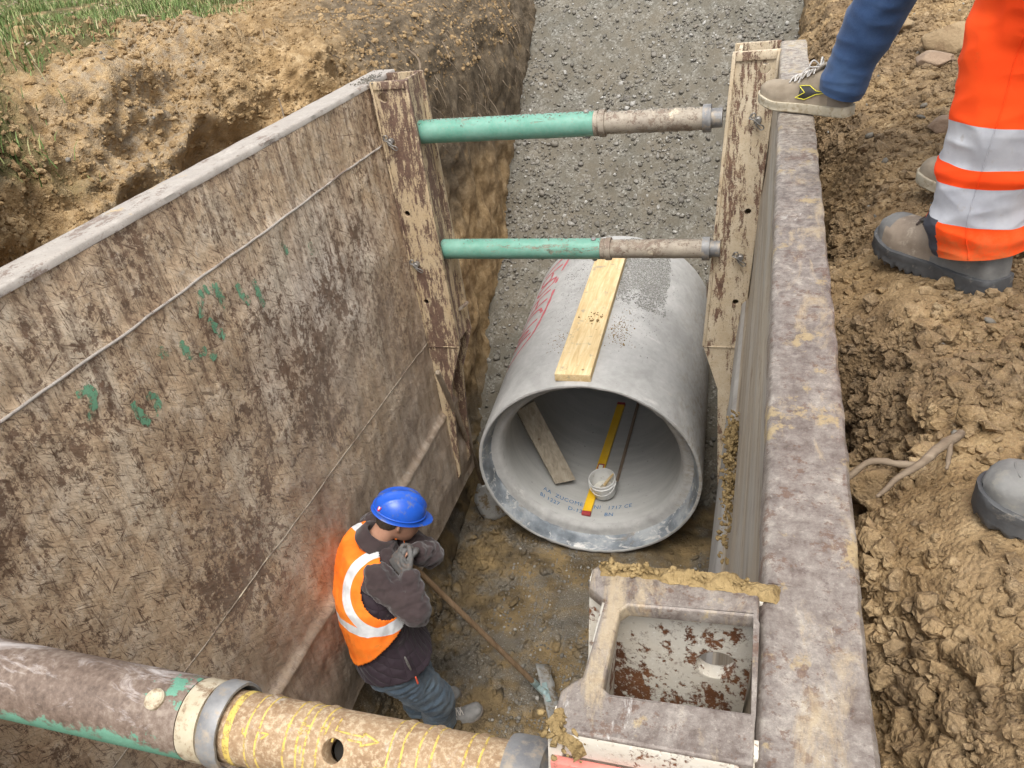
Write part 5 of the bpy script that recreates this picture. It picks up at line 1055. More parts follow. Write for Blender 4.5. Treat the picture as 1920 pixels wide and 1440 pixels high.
# ------------------------------------------------------------------ people
A3 = lambda *v: np.array(v, float)
def unit(v): v = np.array(v, float); return v / (np.linalg.norm(v) + 1e-12)
SKIN = mat_flat('skin', (0.42, 0.22, 0.145), (0.50, 0.28, 0.19), 30, .55, 0, .15, .002, fine=200)
HAIRM = mat_flat('dark_hair', (0.035, 0.028, 0.022), (0.08, 0.065, 0.05), 90, .6, 0, .8, .004)
def shoe_mesh(L_=.30, W=1.0, H=1.0, collar=.105, n=34, toe_cap=.26, grow=0.0):
    """upper in local axes: x forward (heel 0 .. toe L), y left, z up from the sole top"""
    ts = np.concatenate([[0.0, .008, .03], np.linspace(.07, .93, 24), [.965, .985, .996, 1.0]])
    wl = np.interp(ts, [0, .008, .03, .10, .25, .45, .62, .74, .86, .93, .97, .985, .996, 1], [.012, .022, .030, .036, .038, .038, .045, .050, .047, .040, .029, .021, .011, .003]) * W + grow
    hl = np.interp(ts, [0, .03, .10, .22, .34, .45, .60, .75, .88, .95, .985, 1], [.055, .082, .100, .104, .100, .084, .066, .056, .052, .042, .026, .010]) * H + grow * .5
    rings = []
    for t, w, h in zip(ts, wl, hl):
        r = []
        for k in range(n):
            a = math.pi * k / (n - 1) ; ca, sa = math.cos(a), math.sin(a)
            tw = 1 - .42 * (sa ** 2) * float(np.interp(t, [0, .3, .5, .8, 1], [.25, .55, .75, .35, .2]))
            y_ = math.copysign(abs(ca) ** .62, ca) * w * tw; z_ = (abs(sa) ** .75) * h
            r.append((t * L_, y_ + .006 * math.sin(math.pi * t) * (1 if True else 0), z_))
        rings.append(np.array(r))
    V = np.concatenate(rings); F = []
    for i in range(len(ts) - 1):
        for k in range(n - 1): F.append((i * n + k, (i + 1) * n + k, (i + 1) * n + k + 1, i * n + k + 1))
    F.append(tuple(range(n)))
    return V, F, ts
def sole_mesh(L_=.30, W=1.0, th=.028, over=.006, lug=0.0):
    ts = np.concatenate([[-.02, -.012, .01], np.linspace(.05, .93, 40), [.97, .995, 1.012, 1.02]])
    wl = np.interp(ts, [-.02, -.012, .01, .10, .25, .42, .62, .74, .86, .93, .97, .995, 1.012, 1.02], [.008, .018, .028, .037, .038, .036, .046, .051, .048, .041, .032, .022, .012, .004]) * W + over
    secs = [(0.0, .92), (.15, 1.0), (.5, .97), (.62, 1.0), (.95, .98), (1.0, .90)]
    rings = []
    for i, (t, w) in enumerate(zip(ts, wl)):
        lift = .020 * sstep(.72, 1.05, np.array(t)) ; arch = -.006 * math.exp(-((t - .40) / .07) ** 2) if lug else 0
        r = []
        lg = lug * (.5 + .5 * math.copysign(1, math.sin(i * 2.2)))
        for s, k in secs: r.append((t * L_, -w * k - (lg * .4 if s < .5 else 0) + .006 * math.sin(math.pi * max(0, min(1, t))), (s * th - (lg if s == 0 else 0) - arch * (1 - s) * -1) + float(lift)))
        for s, k in secs[::-1]: r.append((t * L_, w * k + (lg * .4 if s < .5 else 0) + .006 * math.sin(math.pi * max(0, min(1, t))), (s * th - (lg if s == 0 else 0)) + float(lift)))
        rings.append(np.array(r))
    return tube_rings(rings)
def place_mat(origin, fwd_, up_=(0, 0, 1), mirror=1):
    f = unit(fwd_); u = np.array(up_, float); u = unit(u - f * (u @ f)); l = np.cross(u, f) * mirror
    M = Matrix((tuple(f), tuple(l), tuple(u))).transposed().to_4x4(); M.translation = Vector(origin); return M
def shoe(par, heel, fw, up_=(0, 0, 1), L_=.30, style='trainer', left=True, mats=None, H=1.0, W=1.0):
    """heel: point on the ground under the heel"""
    mir = 1 if left else -1; th = .030 if style == 'trainer' else .036
    M = place_mat(heel, fw, up_, mir); upM = M @ Matrix.Translation((0, 0, th * .9))
    V, F, ts = shoe_mesh(L_, W, H); n = 34; V = np.array(V); V[:, 2] += .020 * sstep(.72, 1.05, V[:, 0] / L_) * (1 - V[:, 2] / .12)
    mi = []
    for f in F:
        c = V[list(f)].mean(0); tx = c[0] / L_; side = abs(c[1])
        cap = tx > (.85 - .015 * (c[2] / .05)) and style != 'trainer'
        heelc = tx < .24 + .25 * (1 - c[2] / .07) and c[2] < .075 and style == 'boot' or (style == 'trainer' and tx < .20 and c[2] < .06)
        mi.append(1 if cap or heelc else 0)
    me = pmesh('upper', V, F, mi); wr = fbm(V * 38, 3); setmv(me, V + mn(me) * (wr * .0022 + .0022 * np.exp(-((V[:, 0] / L_ - .66) / .03) ** 2) * np.sin(V[:, 0] * 500))[:, None])
    me.transform(upM); s = mobj('shoe', me, [mats['upper'], mats['cap']], par)
    b = bmesh.new(); b.from_mesh(s.data); bmesh.ops.recalc_face_normals(b, faces=b.faces); b.to_mesh(s.data); b.free()
    V, F = sole_mesh(L_, W, th, .006 if style == 'trainer' else .008, .0 if style == 'trainer' else .007); me = pmesh('sole', V, F); me.transform(M); mobj('sole', auto(me, 45), mats['sole'], s)
    hfun = lambda tx: float(np.interp(tx, [.34, .45, .60, .75], [.100, .084, .066, .056])) * H
    # tongue, laces
    tg = []
    for tx in (.30, .36, .44, .54, .64): tg.append((tx * L_, .005, hfun(tx) + (.016 if tx < .35 else .003), .006, .021))
    V, F = sweep(tg, 10, 3, True, (0, 0, 1)); me = pmesh('tongue', V, F); me.transform(upM); mobj('tongue', me, mats.get('tongue', mats['upper']), s)
    parts = []
    for i, tx in enumerate((.37, .44, .51, .58)):
        t2 = tx + .055
        for sg_ in (-1, 1):
            parts.append(sweep([(tx * L_, .005 + sg_ * .027, hfun(tx) - .004, .0024), (tx * L_ + .005, .005 + sg_ * .012, hfun(tx) + .009, .0024), (t2 * L_ - .004, .005 - sg_ * .012, hfun(t2) + .010, .0024), (t2 * L_, .005 - sg_ * .027, hfun(t2) - .004, .0024)], 6, 4))
    kx = .36 * L_
    for sg_ in (-1, 1):
        parts.append(sweep([(kx, .005, hfun(.36) + .012, .0024), (kx + .010, .005 + sg_ * .022, hfun(.36) + .032, .0024), (kx + .014, .005 + sg_ * .036, hfun(.36) + .016, .0024), (kx + .002, .005 + sg_ * .008, hfun(.36) + .010, .0024)], 6, 5))
        parts.append(sweep([(kx, .005, hfun(.36) + .011, .0022), (kx + .030, .005 + sg_ * .030, hfun(.36) + .006, .0022), (kx + .042, .005 + sg_ * .046, hfun(.42) - .022, .0022)], 6, 5))
    V, F = merge(parts); me = pmesh('laces', V, F); me.transform(upM); mobj('laces', me, mats['laces'], s)
    return s, upM, M
def hand_parts(wrist, knuck_dir, palm_n, side=1, curl=1.0, sc=1.0, thumb_in=.6, fist=True):
    """chains of a hand: palm plus five fingers. side=+1: thumb on the +u side"""
    d = unit(knuck_dir); n = unit(np.array(palm_n, float) - d * (np.array(palm_n) @ d)); u = np.cross(d, n) * side; w = np.array(wrist, float); out = []
    kn = w + d * .092 * sc
    out.append(loft([(w - d * .02 * sc, u * .027 * sc, n * .020 * sc), (w + d * .02 * sc, u * .034 * sc, n * .020 * sc), (w + d * .06 * sc, u * .042 * sc, n * .018 * sc), (kn, u * .043 * sc, n * .015 * sc), (kn + d * .006 * sc, u * .036 * sc, n * .010 * sc)], 16))
    Ls = [(.030, .043, .026, .020), (.010, .047, .029, .022), (-.011, .043, .027, .021), (-.031, .034, .021, .018)]
    for i, (off, a, b, c) in enumerate(Ls):
        p = kn + u * off * sc - d * .006 * sc; ang = .25 * curl; r = (.0098, .0095, .0092, .0082)[i] * sc; pts = [tuple(p) + (r,)]
        for L_, da in ((a, .62 + .08 * i), (b, .85), (c, .60)):
            ang += da * curl; dd = d * math.cos(ang) + n * math.sin(ang); p = p + dd * L_ * sc; r *= .93; pts.append(tuple(p) + (r,))
        out.append(sweep(pts, 10, 3))
    p = w + d * .022 * sc + u * .028 * sc; d1 = unit(d * .62 + u * .62 + n * .5 * thumb_in); d2 = unit(d * .85 + u * .05 + n * 1.0 * thumb_in); d3 = unit(d * .7 - u * .45 * thumb_in + n * .9 * thumb_in)
    pts = [tuple(p) + (.014 * sc,), tuple(p + d1 * .038 * sc) + (.0115 * sc,), tuple(p + d1 * .038 * sc + d2 * .032 * sc) + (.0105 * sc,), tuple(p + d1 * .038 * sc + d2 * .032 * sc + d3 * .024 * sc) + (.009 * sc,)]
    out.append(sweep(pts, 10, 3)); return out
def head_parts(c, f, up_, sc=1.0):
    f = unit(f); u = unit(np.array(up_) - f * (np.array(up_) @ f)); l = np.cross(u, f); c = np.array(c, float)
    Rr = []
    for h, dx, hw, hd in ((.115, -.01, .02, .03), (.105, -.008, .048, .062), (.08, -.006, .066, .086), (.04, 0, .076, .097), (0, .002, .074, .096), (-.035, .008, .068, .086), (-.07, .022, .057, .070), (-.10, .035, .042, .050), (-.118, .045, .024, .028)):
        Rr.append((c + u * h * sc + f * dx * sc, l * hw * sc, f * hd * sc))
    out = [loft(Rr, 24)]
    nb = c + f * .092 * sc - u * .005 * sc; out.append(sweep([tuple(nb + u * .02 * sc) + (.008,), tuple(nb + f * .012 * sc - u * .012 * sc) + (.010,), tuple(nb + f * .020 * sc - u * .030 * sc) + (.0135,)], 10, 3))
    for s in (-1, 1):
        e = c + l * s * .074 * sc - f * .004 * sc; out.append(sweep([tuple(e - u * .030 * sc) + (.008, .006), tuple(e + l * s * .010 * sc - f * .008 * sc) + (.015, .009), tuple(e + u * .026 * sc - f * .006 * sc + l * s * .012 * sc) + (.013, .007)], 10, 3))
        out.append(sweep([tuple(c + f * .082 * sc + l * s * .030 * sc + u * .018 * sc) + (.011,), tuple(c + f * .080 * sc + l * s * .050 * sc + u * .016 * sc) + (.009,)], 8, 2))
    out.append(sweep([tuple(c + f * .092 * sc - u * .056 * sc + l * .022 * sc) + (.006,), tuple(c + f * .100 * sc - u * .055 * sc) + (.008,), tuple(c + f * .092 * sc - u * .056 * sc - l * .022 * sc) + (.006,)], 8, 3))
    out.append(sweep([tuple(c + f * .090 * sc - u * .072 * sc + l * .018 * sc) + (.006,), tuple(c + f * .096 * sc - u * .072 * sc) + (.008,), tuple(c + f * .090 * sc - u * .072 * sc - l * .018 * sc) + (.006,)], 8, 3))
    return out
def torso_parts(J, inf=0.0, lo=0, hi=9, flare=0.0):
    Rv = J['R']; F_ = J['F']; rows = J['torso']
    out = []
    for i, (c, hw, hd) in enumerate(rows[lo:hi]):
        fl = flare if i == 0 else (flare * .4 if i == 1 else 0)
        out.append((A3(*c), A3(*Rv) * (hw + inf + fl), A3(*F_) * (hd + inf + fl)))
    return [loft(out, 30)]
def limb(J, names, rad, inf=0.0, cap=True, n=18):
    pts = []
    for nm, r in zip(names, rad):
        p = A3(*J[nm]) if isinstance(nm, str) else A3(*nm)
        pts.append(tuple(p) + (r + inf,))
    return [sweep(pts, n, 6, cap)]
def lerp(a, b, t): return tuple(A3(*a) * (1 - t) + A3(*b) * t)
def full_body(J):
    P_ = torso_parts(J, -.012)
    P_ += head_parts(J['head'], J['face'], J['hup']); P_ += [sweep([tuple(A3(*J['neck']) - A3(0, 0, .03)) + (.058,), tuple((A3(*J['neck']) + A3(*J['head'])) / 2 - unit(J['face']) * .015 + A3(0, 0, -.02)) + (.054,), tuple(A3(*J['head']) - unit(J['face']) * .02) + (.056,)], 16, 4)]
    for s in 'RL':
        P_ += limb(J, ['sh' + s, lerp(J['sh' + s], J['el' + s], .5), 'el' + s, lerp(J['el' + s], J['wr' + s], .35), 'wr' + s], [.050, .044, .036, .037, .025])
        P_ += hand_parts(J['wr' + s], J['hd' + s], J['pn' + s], J['ts' + s], J.get('curl', 1.0), J.get('hsc', 1.0))
        P_ += limb(J, ['hip' + s, lerp(J['hip' + s], J['kn' + s], .5), 'kn' + s, lerp(J['kn' + s], J['an' + s], .35), 'an' + s, tuple(A3(*J['an' + s]) + A3(*J['ft' + s]) * .10 - A3(0, 0, .055))], [.082, .072, .052, .054, .036, .030])
    return P_

# ---- the worker in the trench
WF = (.87, .5, 0); WR = (.5, -.87, 0)
hip_c = A3(.247, -1.750, -2.29); nk = A3(.225, -1.601, -1.736)
WJ = dict(R=WR, F=WF, head=(.350, -1.532, -1.632), face=(.80, .44, -.42), hup=(.38, .20, .90), neck=tuple(nk),
    torso=[(tuple(hip_c + A3(.0, 0, -.10)), .150, .120), (tuple(hip_c), .168, .128), (tuple(hip_c + A3(-.015, .01, .12)), .152, .112), (tuple(hip_c + A3(-.035, .03, .26)), .160, .116), (tuple(hip_c + A3(-.04, .065, .38)), .174, .122), (tuple(nk + A3(-.02, -.02, -.07)), .172, .112), (tuple(nk + A3(0, 0, -.01)), .10, .08), (tuple(nk + A3(.01, .0, .03)), .062, .062)],
    shR=(.302, -1.762, -1.797), elR=(.500, -1.825, -1.915), wrR=(.440, -1.722, -1.803), hdR=(-.60, .35, .62), pnR=(.25, .75, -.20), tsR=-1,
    shL=(.150, -1.444, -1.786), elL=(.440, -1.500, -1.880), wrL=(.425, -1.590, -1.792), hdL=(-.35, -.55, .45), pnL=(.25, -.60, -.30), tsL=1,
    hipR=(.291, -1.829, -2.312), knR=(.369, -1.65, -2.755), anR=(.262, -1.495, -3.145), ftR=(.83, .56, 0), hipL=(.210, -1.672, -2.312), knL=(.222, -1.535, -2.755), anL=(.105, -1.420, -3.145), ftL=(.83, .56, 0), curl=1.12, hsc=.94)
W = thing('person', 'worker in the trench in blue helmet and orange vest leaning on a rake handle', 'person', (.2, -1.5, -3.24))
me = remeshed('body', full_body(WJ), .0075, 3); mobj('body', me, SKIN, W)
# hair under the helmet
hu = unit(WJ['hup']); hf = unit(WJ['face']); hf = unit(hf - hu * (hf @ hu)); hl = np.cross(hu, hf); hc = A3(*WJ['head'])
me = remeshed('hair', [loft([(hc + hu * (-.045) - hf * .045, hl * .052, hf * .050), (hc + hu * .0 - hf * .025, hl * .078, hf * .078), (hc + hu * .06 - hf * .01, hl * .074, hf * .088), (hc + hu * .11, hl * .04, hf * .05)], 24)], .007, 2); mobj('hair', wrinkle(me, .003, 80), HAIRM, W)
FLEECE = mat_flat('brown_fleece', (0.040, 0.028, 0.029), (0.064, 0.046, 0.045), 12, .9, 0, .35, .004, .2, fine=220, sheen=.3)
def sleeve(J, s, inf, cuff=.0):
    e = A3(*J['el' + s]); w = A3(*J['wr' + s]); d = unit(w - e); wr_ = tuple(w - d * .012)
    return limb(J, ['sh' + s, lerp(J['sh' + s], J['el' + s], .35), lerp(J['sh' + s], J['el' + s], .75), 'el' + s, lerp(J['el' + s], wr_, .4), lerp(J['el' + s], wr_, .8), wr_], [.058, .055, .048, .047, .044, .037, .034], inf)
ps = torso_parts(WJ, .006, 2, 7) + sleeve(WJ, 'R', .006) + sleeve(WJ, 'L', .006)
me = remeshed('fleece', ps, .0065, 3); wrinkle(me, .009, 9, (1, 1, 2.2), 3.0, True, 3); wrinkle(me, .0042, 22, (1, 1, 1.7), 8.0); mobj('fleece_top', me, FLEECE, W)
cn = nk + A3(.012, .006, .015); V, F = revolve(cn, unit(hc - nk + A3(0, 0, .06)), [(-.03, .088), (-.01, .084), (.018, .078), (.036, .073), (.040, .066), (.030, .060), (.0, .062), (-.03, .066)], 40, up=(.87, .5, 0)); me = pmesh('collar', V, F); wrinkle(me, .004, 16); mobj('collar', me, FLEECE, W)
# dark quilted vest
QM = Mt('dark_quilted_vest'); x_, y_, z_ = QM.sep(); q1 = QM.math('ABSOLUTE', QM.math('SINE', QM.math('MULTIPLY', QM.math('ADD', z_, QM.math('MULTIPLY', x_, .6)), 75))); q2 = QM.math('ABSOLUTE', QM.math('SINE', QM.math('MULTIPLY', QM.math('SUBTRACT', QM.math('MULTIPLY', y_, 1.0), QM.math('MULTIPLY', z_, .35)), 75)))
QM = QM.out(QM.mix(QM.noise(14, 4), (0.020, 0.012, 0.018), (0.042, 0.028, 0.036)), .7, 0, QM.bump(QM.math('POWER', QM.math('MULTIPLY', q1, q2), .4), .6, .010), .3, sheen=.1)
rows = WJ['torso']; J2 = dict(WJ); J2['torso'] = [(tuple(hip_c + A3(.02, .01, -.015)), .172, .150)] + [(tuple(hip_c + A3(.005, .005, .04)), .165, .132)] + rows[2:]
me = remeshed('vest', torso_parts(J2, .022, 0, 6, .012), .008, 3); wrinkle(me, .004, 9, (1, 1, 1.5), 5.0); vq = mobj('quilted_vest', me, QM, W)
mobj('zip_pocket', pmesh('zp', *sweep([tuple(A3(.425, -1.893, -2.136)) + (.004,), tuple(A3(.434, -1.898, -2.169)) + (.006,), tuple(A3(.440, -1.896, -2.213)) + (.004,)], 8, 4)), PIN, vq)
mobj('zip_pull', pmesh('zq', *sweep([tuple(A3(.450, -1.890, -2.27)) + (.004,), tuple(A3(.453, -1.890, -2.31)) + (.005,)], 8, 4)), mat_flat('red_zip_pull', (0.6, .08, .04), (0.7, .12, .06), 50, .5), vq)
# hi-vis vest: solid torso shell cut at armholes, front opening and hem, with reflective bands
def mat_hivis(name, bands, colr=HIVIS, col2=(1.0, 0.28, 0.03)):
    m = Mt(name); x, y, z = m.sep(); base = m.mix(m.rng(m.noise(7, 4), .3, .7), colr, col2); base = m.mix(m.rng(m.noise(24, 6, .75), .54, .68, 0, .4), base, (0.42, 0.14, 0.04)); mask = None
    for kind, p, a, b in bands:
        if kind == 'sph':
            v = m.node('ShaderNodeVectorMath', {'operation': 'DISTANCE'}); m.lk(v.inputs[0], m.geo); v.inputs[1].default_value = p; d = v.outputs['Value']
        else:
            v = m.node('ShaderNodeVectorMath', {'operation': 'DOT_PRODUCT'}); m.lk(v.inputs[0], m.geo); v.inputs[1].default_value = p; d = v.outputs['Value']
        k = m.math('MULTIPLY', m.math('GREATER_THAN', d, a), m.math('LESS_THAN', d, b)); mask = k if mask is None else m.math('MAXIMUM', mask, k)
    st = m.math('GREATER_THAN', m.noise(9, 2, .5, m.map(m.geo, (1, 1, 3))), .5)
    grey = m.mix(m.rng(m.noise(16, 3), .35, .65), (0.60, 0.61, 0.62), (0.82, 0.83, 0.84))
    if mask is None: mask = 0.0
    return m.out(m.mix(mask, base, grey), m.math('SUBTRACT', .85, m.math('MULTIPLY', mask, .45)), 0, m.bump(m.noise(130, 2), .15, .002), .35)
shR = A3(*WJ['shR']); shL = A3(*WJ['shL']); armR = shR + A3(.045, -.02, -.06); armL = shL + A3(.06, .02, -.05)
taxis = unit(A3(nk[0], nk[1], nk[2]) - hip_c)
J3 = dict(WJ); J3['torso'] = rows[:6] + [(tuple(nk + A3(0, 0, .0)), .115, .092)]
me = remeshed('hv', torso_parts(J3, .040, 0, 7, .015), .006, 3); wrinkle(me, .005, 7, (1, 1, .6), 12.0); wrinkle(me, .0018, 24, (1, 1, .5), 2.0)
fopen = A3(*WF)
def keep_hv(C):
    dR = np.linalg.norm((C - armR) * A3(1, 1, .88), axis=1); dL = np.linalg.norm((C - armL) * A3(1, 1, .88), axis=1)
    fr = (C - hip_c) @ A3(*WF); lat = (C - hip_c) @ A3(*WR); zt = C[:, 2]
    hem = zt > (-2.205 + .66 * np.clip(fr + .15, 0, .4) + .006 * np.sin(lat * 40))
    front = ~((fr > .075 + .0 * lat) & (np.abs(lat - .0) < .105)); neckh = np.linalg.norm(C - (nk + A3(.015, .008, .05)), axis=1) > .098
    return (dR > .112) & (dL > .112) & hem & front & neckh
me = del_faces(me, keep_hv); me = solidify(me, .003, 1)
HV = mat_hivis('orange_hivis_vest', [('sph', tuple(armR), .158, .198), ('sph', tuple(armL), .158, .198), ('dot', (.10, .0, 1.0), -1.985, -1.940)]); mobj('hivis_vest', me, HV, W)
# jeans
def mat_denim(name, c1, c2, c3):
    m = Mt(name); a = m.noise(6, 5, .6); f = m.noise(260, 2, .7); col = m.ramp(a, [(.3, c1), (.52, c2), (.72, c3)]); col = m.mix(m.rng(f, .4, .65, 0, .25), col, c3)
    return m.out(col, .9, 0, m.bump(m.math('ADD', f, m.noise(30, 3)), .3, .003), .2, sheen=.15)
DENW = mat_denim('faded_work_jeans', (0.050, 0.078, 0.115), (0.10, 0.14, 0.18), (0.20, 0.235, 0.26))
ps = torso_parts(WJ, .004, 0, 2)
for s in 'RL': ps += limb(WJ, ['hip' + s, lerp(WJ['hip' + s], WJ['kn' + s], .5), 'kn' + s, lerp(WJ['kn' + s], WJ['an' + s], .5), tuple(A3(*WJ['an' + s]) + A3(0, 0, -.03))], [.098, .092, .078, .076, .080], 0, False)
me = remeshed('jn', ps, .008, 3); wrinkle(me, .010, 8, (1, 1, 2.4), 4.0, True, 3); wrinkle(me, .0025, 26, (1, 1, 1.8), 9.0); mobj('jeans', me, DENW, W)
DUSTB = dict(upper=mat_flat('dusty_grey_boot', (0.17, 0.165, 0.155), (0.27, 0.26, 0.245), 30, .85, 0, .4, .003), cap=mat_flat('dusty_toe', (0.20, 0.195, 0.185), (0.29, 0.28, 0.26), 30, .8, 0, .3, .003), sole=mat_flat('muddy_sole', (0.10, 0.085, 0.07), (0.18, 0.15, 0.12), 30, .9, 0, .4, .004), laces=mat_flat('pale_laces', (0.55, 0.50, 0.44), (0.65, 0.6, 0.55), 50, .9))
for s in 'RL': shoe(W, tuple(A3(*WJ['an' + s]) - A3(*WJ['ft' + s]) * .065 + A3(0, 0, -.10)), WJ['ft' + s], (0, 0, 1), .305, 'trainer', s == 'L', DUSTB, .95, 1.05)
GLV = mat_flat('grey_work_glove', (0.085, 0.085, 0.082), (0.15, 0.145, 0.14), 26, .8, 0, .4, .003, dirt=(0.17, 0.125, 0.10), dirtk=.52)
for s in 'RL':
    d = unit(WJ['hd' + s]); w = A3(*WJ['wr' + s]); ps = hand_parts(w, d, WJ['pn' + s], WJ['ts' + s], 1.12, 1.13) + [sweep([tuple(w - d * .045) + (.038, .033), tuple(w) + (.036, .031)], 16, 3, False)]
    me = remeshed('gl', ps, .0042, 1); wrinkle(me, .0012, 50); mobj('glove', me, GLV, W)
# helmet
HB = mat_flat('blue_helmet_plastic', (0.012, 0.085, 0.50), (0.018, 0.11, 0.58), 12, .38, 0, .10, .002, .5, coat=.12, dirt=(0.13, 0.16, 0.30), dirtk=.54)
hb = hc + hu * .035 - hf * .004; V = []; F = []; nr_, na = 26, 72
for i in range(nr_ + 1):
    ph = (math.pi / 2) * i / nr_
    for j in range(na):
        th = 2 * math.pi * j / na; cx, sy = math.cos(th), math.sin(th); rx = .116 if cx > 0 else .126; k = math.sin(ph) ** .92
        z_ = .106 * math.cos(ph) ** .86; ridge = 0
        lat = sy * .100 * k
        ridge = .0060 * (math.exp(-((abs(lat) - .0) / .012) ** 2) + .8 * math.exp(-((abs(lat) - .045) / .006) ** 2)) * (1 if ph < 1.25 else 0)
        p = hb + hf * (cx * rx * k) + hl * (sy * .100 * k) + hu * (z_ - .004); p = p + unit(p - hb) * ridge; V.append(tuple(p))
base_i = nr_ * na
for j in range(na):   # brim: short all round, long peak in front
    th = 2 * math.pi * j / na; cx, sy = math.cos(th), math.sin(th); ext = .007 + .036 * max(0, cx) ** 4; rx = .116 if cx > 0 else .126
    V.append(tuple(hb + hf * (cx * (rx + ext)) + hl * (sy * (.100 + ext * .6)) + hu * (-.010 - .012 * max(0, cx) ** 2)))
for i in range(nr_ + 1):
    for j in range(na): F.append((i * na + j, i * na + (j + 1) % na, (i + 1) * na + (j + 1) % na, (i + 1) * na + j))
me = pmesh('helmet', V, F); b = bmesh.new(); b.from_mesh(me); bmesh.ops.remove_doubles(b, verts=b.verts, dist=.0004); bmesh.ops.recalc_face_normals(b, faces=b.faces); b.to_mesh(me); b.free()
HM = mobj('helmet', auto(solidify(me, .0028, -1), 50), HB, W)
V, F = revolve(hb, hu, [(.012, .0)], 4); ring = []
for j in range(73):
    th = 2 * math.pi * j / 72; cx, sy = math.cos(th), math.sin(th); rx = .118 if cx > 0 else .128; ring.append(tuple(hb + hf * cx * rx * .992 + hl * sy * .1015 * .992 + hu * .012) + (.0032,))
mobj('rim_band', pmesh('rb', *sweep(ring, 8, 1, False)), HB, HM)
REDS = mat_flat('red_sticker', (0.65, .02, .03), (0.7, .04, .05), 50, .4); WHS = mat_flat('white_print', (0.8, .8, .8), (0.85, .85, .85), 50, .4)
def sticker(cx, sy, ph, rx_, ry_, mat, nm, lift=.003):
    k = math.sin(ph) ** .92; c_ = hb + hf * cx * (.116 if cx > 0 else .126) * k + hl * sy * .100 * k + hu * (.106 * math.cos(ph) ** .86 - .004); n_ = unit(c_ - (hb - hu * .01)); t_ = unit(np.cross(hu, n_)); b_ = np.cross(n_, t_)
    V = [tuple(c_ + n_ * lift)] + [tuple(c_ + n_ * (lift - .0012) + t_ * rx_ * math.cos(a) + b_ * ry_ * math.sin(a)) for a in np.linspace(0, 2 * math.pi, 24, endpoint=False)]
    F = [(0, i + 1, (i + 1) % 24 + 1) for i in range(24)]; return mobj(nm, pmesh(nm, V, F), mat, HM)
sticker(-.88, -.47, 1.28, .010, .016, REDS, 'sticker'); sticker(-.88, -.47, 1.28, .0045, .008, WHS, 'sticker_print', .0042)
for q in (-.02, .016, .05): sticker(.75 + q, .52 - q, 1.05 + q * 3, .007, .0035, DARK, 'vent')

# ---- the three people at the edge (mostly outside the photograph, built whole)
def bystander(label, feetR, feetL, F_, pelvis, kneeR, kneeL, top_mat, leg_mat, shoe_style, shoe_mats, handR=None, handL=None, lean=.12, jacket_hood=False, fR=None, fL=None, bands=False, glove=None, hairc=HAIRM, cap=None, ankles=None):
    F_ = unit(A3(F_[0], F_[1], 0)); Rv = A3(F_[1], -F_[0], 0); pv = A3(*pelvis); up = unit(A3(0, 0, 1) + F_ * lean)
    nk_ = pv + up * .50; hd = nk_ + up * .20 + F_ * .05; fR = unit(fR if fR is not None else F_); fL = unit(fL if fL is not None else F_)
    J = dict(R=tuple(Rv), F=tuple(F_), head=tuple(hd), face=tuple(unit(F_ - A3(0, 0, .5))), hup=tuple(unit(A3(0, 0, 1) + F_ * .5)), neck=tuple(nk_),
        torso=[(tuple(pv - up * .10), .155, .120), (tuple(pv), .172, .125), (tuple(pv + up * .12), .155, .112), (tuple(pv + up * .26), .172, .120), (tuple(pv + up * .38), .186, .122), (tuple(nk_ - up * .05), .165, .095), (tuple(nk_), .09, .07), (tuple(nk_ + up * .04), .06, .06)],
        shR=tuple(nk_ - up * .05 + Rv * .175), shL=tuple(nk_ - up * .05 - Rv * .175), hipR=tuple(pv - up * .02 + Rv * .09), hipL=tuple(pv - up * .02 - Rv * .09), knR=kneeR, knL=kneeL,
        anR=tuple(A3(*feetR) + fR * .042 + A3(0, 0, .10)) if not ankles else ankles[0], anL=tuple(A3(*feetL) + fL * .055 + A3(0, 0, .10)) if not ankles else ankles[1], ftR=tuple(fR), ftL=tuple(fL), tsR=-1, tsL=1, curl=.55)
    for s, hnd, sg in (('R', handR, 1), ('L', handL, -1)):
        sh_ = A3(*J['sh' + s])
        if hnd is None: hnd = tuple(sh_ - A3(0, 0, .50) + F_ * .10 + Rv * sg * .05)
        h_ = A3(*hnd); dv = h_ - sh_; L_ = np.linalg.norm(dv); L_ = min(L_, .55); h_ = sh_ + unit(dv) * L_; mid_ = (sh_ + h_) / 2; k_ = math.sqrt(max(0, .285 ** 2 - (L_ / 2) ** 2)); J['el' + s] = tuple(mid_ + unit(-F_ + Rv * sg * .5 - A3(0, 0, .2)) * k_); J['wr' + s] = tuple(h_)
        J['hd' + s] = tuple(unit(h_ - A3(*J['el' + s]))); J['pn' + s] = tuple(-Rv * sg)
    W_ = thing('person', label, 'person', (pelvis[0], pelvis[1], -.14), 'bystanders on the right bank')
    mobj('body', remeshed('body', full_body(J), .010, 2), SKIN, W_)
    hc_ = A3(*J['head']); hu_ = unit(J['hup']); hf_ = unit(A3(*J['face']) - hu_ * (A3(*J['face']) @ hu_)); hl_ = np.cross(hu_, hf_)
    mobj('hair', wrinkle(remeshed('hair', [loft([(hc_ - hu_ * .05 - hf_ * .05, hl_ * .055, hf_ * .05), (hc_ + hu_ * .03 - hf_ * .022, hl_ * .083, hf_ * .086), (hc_ + hu_ * .08 - hf_ * .008, hl_ * .076, hf_ * .09), (hc_ + hu_ * .125, hl_ * .04, hf_ * .05)], 24)], .009, 2), .003, 80), hairc, W_)
    ps = torso_parts(J, .022, 0, 7) + sleeve(J, 'R', .010) + sleeve(J, 'L', .010); mobj('jacket', wrinkle(wrinkle(remeshed('j', ps, .010, 3), .005, 8, (1, 1, 2)), .002, 24), top_mat, W_)
    return W_, J
